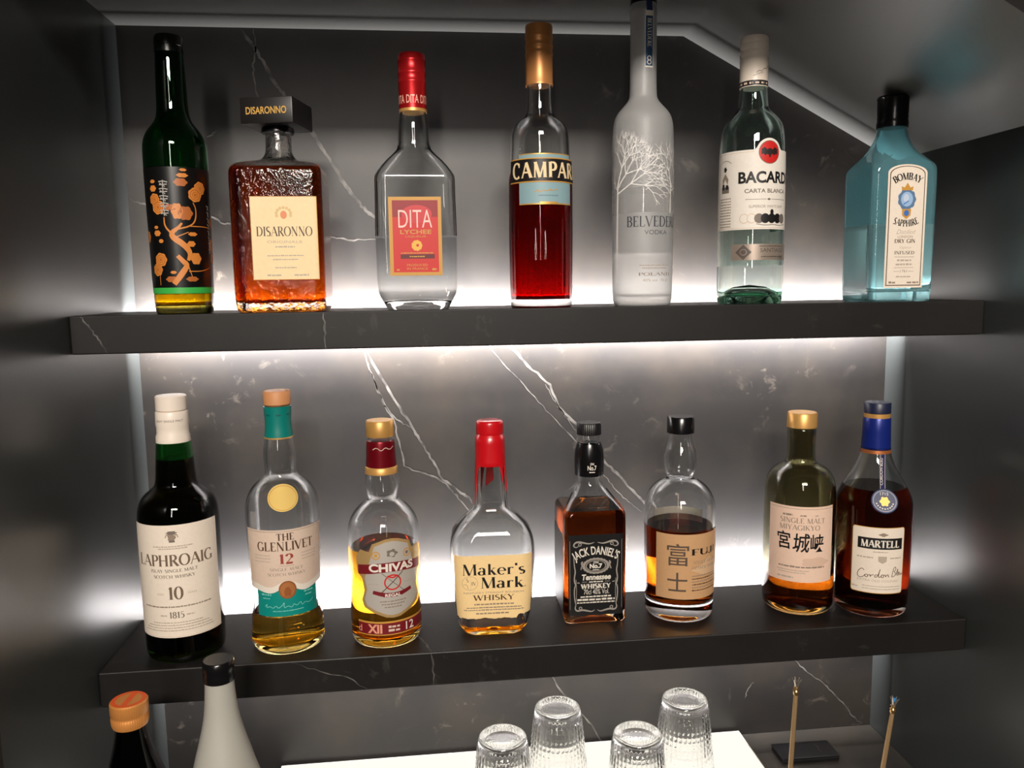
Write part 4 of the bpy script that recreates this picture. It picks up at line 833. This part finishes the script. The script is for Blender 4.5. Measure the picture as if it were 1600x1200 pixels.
z_ = -15 * k + 21 * k
c = lambda d: (d + 21) * k
p.text('SINGLE MALT', c(-20), 118.4, 6.2, MUTED, 1, 54, thick=.16, thin=.06); p.text('MIYAGIKYO', c(-25), 109.8, 6.2, MUTED, 1, 48, thick=.16, thin=.06)
p.micro(c(-44), 127, 12, 2.4, MUTED); p.micro(c(-20), 127, 7, 2, MUTED); p.micro(c(2), 127, 5, 2, LIGHTI)
BR = P('brush_black', (16, 14, 14), .45)
p.text('宮', c(-48), 85, 22, BR, 2, 16, font='sans', bold=.012, slant=-.08); p.text('城', c(-23), 82, 24, BR, 2, 19, font='sans', bold=.012, slant=.08); p.text('峡', c(3.5), 83, 22, BR, 2, 17, font='sans', bold=.012)
p.disc(c(2), 70, 17, 6, P('faint_watermark_ink', (222, 188, 164), .55), 1, 24, .12, 5)
p.micro(c(-20), 62.6, 56, 2.2, MUTED, 2, 3); p.micro(c(-34), 58.4, 38, 1.2, LIGHTI, 2); p.micro(c(-36), 55.6, 32, 1.2, LIGHTI, 2); p.micro(c(-46), 49, 20, 2.2, LIGHTI, 2)
p.wrap('front_label', b, rows, off=.35)

# ---- cognac
b = L('cognac_bottle', .4764, -.1376, Z2, -20, 'dark cognac bottle with blue capsule, ribboned navy seal and ivory label', LO)
rows = bottle(b, [(0, 39.4), (2, 41.6), (8, 42.8), (23, 43.7), (60, 44.6), (96, 45.2), (133, 45.4), (141, 43.9), (151, 39.8), (163, 33.4), (176, 25.4), (190, 19.8), (199, 17.2), (240, 15), (247, 14)], CLEAR, A_COG, 156, 2.8, 9, sm=2)
lathe_part('capsule', b, [(202.4, 16.6), (202.6, 17.2), (206, 17), (225, 16.3), (240.4, 15.9), (241.4, 15.4)], ROYAL)
lathe_part('neck_ring', b, [(198, 17.4), (198.2, 17.9), (202.2, 17.4), (202.6, 16.8)], COPPER)
lathe_part('stopper', b, [(241, 14.4), (241.4, 15.2), (246.4, 15.2), (247, 14.4)], GOLDC)
lathe_part('cap', b, [(246.6, 14.6), (247, 15.5), (258.8, 15.5), (260.1, 14.6)], P('navy_stopper', (28, 34, 62), .4))
p = Print(); k = 45 * pi / 180; cc = lambda d: (d + 20) * k
def rr(u0, u1, v0, v1, r_, m_, l_):
    pts = []
    for (cx, cy, a0) in ((u1 - r_, v0 + r_, -90), (u1 - r_, v1 - r_, 0), (u0 + r_, v1 - r_, 90), (u0 + r_, v0 + r_, 180)):
        pts += [(cx + r_ * cos(radians(a0 + q)), cy + r_ * sin(radians(a0 + q))) for q in (0, 30, 60, 90)]
    p.fan(pts, m_, l_)
rr(-39.5 * k, 39.5 * k, 32, 114.6, 3, GOLDP, 0); rr(-38.7 * k, 38.7 * k, 32.7, 113.9, 2.6, W_PAPER, .5)
p.disc(cc(-15), 105.8, 5, 2, MUTED, 1.5, 14, .2, 4); p.rect(cc(-51), cc(15), 87.6, 101.4, INK, 1.5); p.text('MARTELL', cc(-18.4), 90, 8.6, WHITEI, 2.5, 44, thick=.24, thin=.09, ser=.16)
p.micro(cc(-18), 83.6, 17, 1.4, LIGHTI, 1.5); p.micro(cc(-40), 76, 18, 1.8, LIGHTI, 1.5); p.micro(cc(5), 76, 14, 1.8, LIGHTI, 1.5); p.fan([(cc(-15) - 5, 79), (cc(-15) + 5, 79), (cc(-15) + 4.6, 72.6), (cc(-15), 70), (cc(-15) - 4.6, 72.6)], LIGHTI, 1.5)
x0 = cc(-50)
cur = [[(8, 62), (5, 64.5), (1, 60), (0, 54), (4, 52), (8, 54.5)], [(8, 54.5), (9.5, 57), (12, 57), (12.4, 54), (9.6, 53.4), (9, 56)], [(12.4, 56), (15, 57.4), (15, 53.8), (16, 56.6), (19, 57.2)], [(23, 57), (20.6, 57.4), (19.6, 54.2), (22.4, 54), (24.6, 59), (26.4, 66), (24.4, 58), (24.4, 53.6), (27, 55)], [(27, 55), (28, 57.6), (30.4, 57), (30, 54), (27.6, 54), (27.4, 56)], [(30.4, 56.4), (32.4, 57.6), (32.2, 54), (34.4, 57.6), (36, 57), (35.6, 54.4), (37, 55)]]
cur2 = [[(40, 54), (42, 65), (45, 67), (45.4, 62.5), (42, 61), (45, 59.4), (44.4, 55), (40.6, 54.4)], [(45.6, 56), (48.6, 66), (47, 56), (48.4, 55)], [(48.4, 56.6), (50.4, 58.6), (49.6, 60), (48.6, 57), (50.4, 55.4)], [(51, 58.4), (51.2, 55.6), (53, 56), (53.4, 58.6), (53.6, 56), (55, 56.2)]]
for q in cur + cur2: p.line([(x0 + u * .98, v - 2 + u * .03) for u, v in q], .75, BROWNI, 1.5)
p.text('EXTRA OLD COGNAC', cc(-19), 46.8, 2.8, LIGHTI, 1.5, 48, font='sans')
for v in (40.5, 37.2): p.micro(cc(-14), v, 44, 1.1, LIGHTI, 1.5)
p.micro(cc(-53), 38, 8, 1.6, LIGHTI, 1.5)
p.wrap('front_label', b, rows, off=.35)
p = Print(); cr = cc(-26) * .4
for d_, m_ in ((0, NAVYI),): p.poly([(1.2, 198), (8, 198), (5.8, 160), (-.8, 160)], NAVYI, 0)
p.line([(2, 198), (0, 160)], .5, SAND, 1); p.line([(7.2, 198), (5, 160)], .5, SAND, 1); p.text('CORDON BLEU', 3.6, 179, 3, WHITEI, 1, 30, font='sans', bold=.01, rot=radians(87))
p.wrap('ribbon', b, rows, off=1.2, dv=2)
sv, sf = loft([(0, .0142, .0142, .0142), (.0004, .0150, .0150, .0150), (.0024, .0150, .0150, .0150), (.0031, .0142, .0142, .0142)])
se = build('wax_seal', sv, sf, P('navy_seal', (34, 46, 88), .4), b)
aa = at(rows, .148); tilt = radians(62); se.rotation_euler = (tilt, 0, 0); se.location = (.003, -aa[0] - .0035, .1465)
p = Print(); p.loop(0, 0, 12.6, 12.6, .9, P('seal_line', (150, 150, 165), .4), 0, 30); p.disc(0, -.6, 5.2, 5.6, GOLDI, 0, 22, .16, 6); p.text('1715', 0, 7, 3.4, WHITEI, 0, 9, font='sans')
for q in range(9):
    a = radians(200 + q * 17.5); p.line([(9.6 * cos(a) - .8 * sin(a), 9.6 * sin(a) + .8 * cos(a)), (9.6 * cos(a) + .8 * sin(a), 9.6 * sin(a) - .8 * cos(a))], 1.4, WHITEI, 0)
sp = p.wrap('seal_print', se, rows, flat=0); sp.rotation_euler = (radians(-90), 0, 0); sp.location = (0, 0, .0031)

# ------------------------------------------------------------------ on the counter
b = L('orange_cap_bottle', -.3575, -.3150, ZC, 0, 'black glass bottle with an orange and gold screw cap standing on the counter', None)

bottle(b, [(0, 34), (2, 36), (10, 37), (140, 37), (175, 34.5), (195, 29), (212, 22.9), (230, 17.4), (245, 14.2), (256, 13.2), (262, 13)], BROWN, A_DARK, 190, 2.6, 8, sm=2)
NA = 60
lathe_part('cap', b, [(254, 14), (254.4, 15.4), (257, 16.2), (263, 16.6), (264, 15.9), (266, 15.9), (267, 16.6), (277, 16.6), (278.3, 15.4)], P('amber_gold_cap', (226, 150, 78), .38, .35), fl=lambda t, z: .006 * cos(50 * t))
NA = 18
p = Print()
s_ = tag(build('cap_print', *(lambda r_: ([(r_ * cos(2 * pi * i / 30), r_ * sin(2 * pi * i / 30), .27845) for i in range(30)] + [(.76 * r_ * cos(2 * pi * i / 30), .76 * r_ * sin(2 * pi * i / 30), .27845) for i in range(30)] + [(-.0035, -.0115, .27845), (.002, -.0115, .27845), (.004, .0115, .27845), (-.001, .0115, .27845)], [(i, (i + 1) % 30, 30 + (i + 1) % 30, 30 + i) for i in range(30)] + [(60, 61, 62, 63)]))(.0153), P('orange_ink', (236, 92, 34), .4), b, smooth=False), 'orange ring and stripe on the cap top')
b = L('frosted_sake_bottle', -.2750, -.3150, ZC, 0, 'frosted pale grey bottle with a black cap standing on the counter', None)
m, nt, bs = new_mat('grey_frosted_glass'); bs.inputs['Base Color'].default_value = (.72, .70, .62, 1); bs.inputs['Roughness'].default_value = .5; bs.inputs['Transmission Weight'].default_value = .45; bs.inputs['Subsurface Weight'].default_value = 0
bottle(b, [(0, 38), (2, 41), (10, 42.5), (120, 42.5), (160, 40.5), (185, 35), (204, 29), (218, 25.6), (233, 21.4), (250, 17.2), (264, 14.9), (285, 13.3), (294, 13)], m, A_CLR, 170, 2.8, 8, sm=2)
lathe_part('cap', b, [(292, 13), (292.3, 14), (299, 14.4), (301, 13.9), (304, 14.3), (311, 14.2), (312.4, 13)], BLACK)

# tumblers upside down
def tumbler_mesh():
    def fl(t, z):
        zz = z * 1000
        rib = abs(cos(18 * t)); bead = abs(sin(pi * zz / 7.5)) if 20 < zz < 88 else 1
        return .034 * rib * (.3 + .7 * bead) * (0 if zz < 6 or zz > 93 else 1)
    out_ = mm([(0, 38.6), (.8, 39.3), (6, 39)] + [(z, 38.8 - (z - 8) * .098) for z in [8 + i * 1.7 for i in range(51)]] + [(95, 30.3), (101, 29.6), (104, 28.6), (105, 27.2)])
    top = mm([(105, 24), (104, 22.4), (102.6, 20), (102.4, 8), (102.4, .4)])
    inn = mm([(90, .4), (90, 10), (90.2, 20), (91, 25), (87, 27.2), (60, 30.6), (20, 35.6), (3, 37.2), (0, 38)])
    v1, f1 = loft(out_ + top, fl, False, True); n1 = len(v1)
    # inner wall, facing down into the hollow
    rows_ = list(inn); v2, f2 = loft(rows_, None, True, False)
    f2 = [tuple(i + n1 for i in q) for q in f2]
    n = 4 * NA; last = n1 + (len(rows_) - 1) * n
    rim = [((i + 1) % n, i, last + i, last + (i + 1) % n) for i in range(n)]
    return v1 + v2, f1 + f2 + rim
TG = glass('tumbler_glass', (.985, .985, .98), .0, 1.5)
NA = 72
tv, tf = tumbler_mesh(); tm = None
NA = 18
for x, y, rz, lab in [(.006, -.150, 4, 'upturned ribbed glass tumbler, front left one of the four on the light panel'), (.083, -.092, 0, 'upturned ribbed glass tumbler, rear left one of the four on the light panel'), (.169, -.165, 7, 'upturned ribbed glass tumbler, front right one of the four on the light panel'), (.252, -.093, 2, 'upturned ribbed glass tumbler, rear right one of the four on the light panel')]:
    if tm is None: o = build('glass_tumbler', tv, tf, TG, ang=60); tm = o.data
    else: o = bpy.data.objects.new('glass_tumbler', tm); C.objects.link(o)
    o.location = (x, y, ZC + .0100); o.rotation_euler = (0, 0, radians(rz)); tag(o, lab, 'glass', 'upturned tumblers on the light panel')

# gold stirrers
def stirrer(base, tip, label, gem):
    base, tip = Vector(base), Vector(tip); ax = tip - base; ln = ax.length
    s = thing('cocktail_stirrer', base, 0, label, 'stirrer', 'gold cocktail stirrers'); s.rotation_euler = ax.to_track_quat('Z', 'Y').to_euler()
    k = lambda z: z
    v, fcs = loft([(.0002, .0022, .0022, .0022), (.001, .0027, .0027, .0027), (ln - .030, .0025, .0025, .0025), (ln - .018, .0023, .0023, .0023), (ln - .0175, .0022, .0022, .0022)]); build('shaft', v, fcs, P('brushed_pale_gold', (190, 156, 112), .38, .55), s)
    v, fcs = loft([(ln - .018, .0022, .0022, .0022), (ln - .0165, .0031, .0031, .0031), (ln - .0135, .0033, .0033, .0033), (ln - .012, .0023, .0023, .0023), (ln - .0105, .0021, .0021, .0021), (ln - .0095, .003, .003, .003), (ln - .0085, .0022, .0022, .0022)]); build('collar', v, fcs, P('warm_brass', (216, 176, 120), .25, .9), s)
    vs, fs = [], []
    for i in range(6):
        a = 2 * pi * i / 6; i0 = len(vs)
        for (z, r_, w_) in ((ln - .009, .0016, .0011), (ln - .004, .0030, .0009), (ln, .0048, .0005)):
            for da, dr in ((-1, 0), (1, 0), (1, -.0006), (-1, -.0006)):
                vs.append(((r_ + dr) * cos(a) - da * w_ * sin(a), (r_ + dr) * sin(a) + da * w_ * cos(a), z))
        for q in range(2):
            for j in range(4): fs.append((i0 + q * 4 + j, i0 + q * 4 + (j + 1) % 4, i0 + q * 4 + 4 + (j + 1) % 4, i0 + q * 4 + 4 + j))
        fs.append((i0 + 8, i0 + 9, i0 + 10, i0 + 11))
    build('crown_tip', vs, fs, P('silver_tip', (205, 196, 186), .28, .85), s, smooth=False)
    if gem:
        v, fcs = loft([(ln - .0065, .0004, .0004, .0004), (ln - .0035, .0026, .0026, .0026), (ln - .0018, .0026, .0026, .0026), (ln - .0005, .0016, .0016, .0016)]); build('gem', v, fcs, P('blue_gem', (60, 130, 190), .15), s, smooth=False)
stirrer((.2957, -.294, ZC), (.3051, -.294, -.4120), 'gold cocktail stirrer with plain silver crown tip, standing before the flat black box', False)
stirrer((.4047, -.273, ZC), (.4294, -.273, -.4535), 'gold cocktail stirrer with blue gem in its crown, nearer the right wall', True)

bx = thing('flat_box', (.4364, -.0622, ZC), -.5, 'small flat black box lying on the counter near the right wall', 'box')
v, fcs = box(-.0405, .0405, -.0182, .0182, 0, .0056, .0007); build('box_base', v, fcs, P('matte_black_box', (20, 19, 20), .4), bx, smooth=False)
v, fcs = box(-.0409, .0409, -.0186, .0186, .0058, .0086, .0007); build('box_lid', v, fcs, P('satin_black_lid', (26, 25, 27), .3), bx, smooth=False)
p = Print(); p.line([(20, -8), (18, -2), (21, 4), (19, 10)], .5, GREYI, 0); s_ = p.wrap('lid_scratch', bx, rows, flat=0); s_.rotation_euler = (radians(-90), 0, 0); s_.location = (0, 0, .0087)

# ------------------------------------------------------------------ light of the room
def area(name, loc, target, sx, sy, power, rgb):
    l = bpy.data.lights.new(name, 'AREA'); l.shape = 'RECTANGLE'; l.size = sx; l.size_y = sy; l.energy = power; l.color = rgb
    o = bpy.data.objects.new(name, l); C.objects.link(o); o.location = loc
    d = Vector(target) - Vector(loc); o.rotation_euler = d.to_track_quat('-Z', 'Y').to_euler(); return o
WARM = (1, .915, .83)
area('room_light_tall', (-.45, -3.0, .55), (.05, 0, -.1), .12, 1.0, 9, WARM)
area('room_light_wide', (-.1, -3.0, 1.2), (.05, 0, -.1), .9, .25, 98, WARM)
w = bpy.data.worlds.new('room_glow'); scene.world = w; w.use_nodes = True
w.node_tree.nodes['Background'].inputs[0].default_value = (.75, .68, .6, 1); w.node_tree.nodes['Background'].inputs[1].default_value = .03

# ------------------------------------------------------------------ camera
cam = bpy.data.cameras.new('camera'); co = bpy.data.objects.new('camera', cam); C.objects.link(co); scene.camera = co
yaw, pit, rol = .10744, -.12332, -.01452
fw = Vector((sin(yaw) * cos(pit), cos(yaw) * cos(pit), sin(pit))); rt = Vector((cos(yaw), -sin(yaw), 0)); up = rt.cross(fw)
r2 = cos(rol) * rt + sin(rol) * up; u2 = -sin(rol) * rt + cos(rol) * up
mt = Matrix((r2, u2, -fw)).transposed().to_4x4(); mt.translation = Vector((-.0733, -1.05, .0031)); co.matrix_world = mt
cam.sensor_width = 36; cam.lens = 1243.38 / 1600 * 36; cam.clip_start = .01

cy = scene.cycles
cy.max_bounces = 24; cy.transmission_bounces = 24; cy.glossy_bounces = 8; cy.diffuse_bounces = 4; cy.transparent_max_bounces = 16
cy.sample_clamp_indirect = 24; cy.caustics_refractive = True; cy.caustics_reflective = False; cy.blur_glossy = .6; cy.use_denoising = True
vs_ = scene.view_settings; vs_.view_transform = 'Standard'; vs_.look = 'None'; vs_.exposure = 0; vs_.gamma = 1; vs_.use_curve_mapping = False
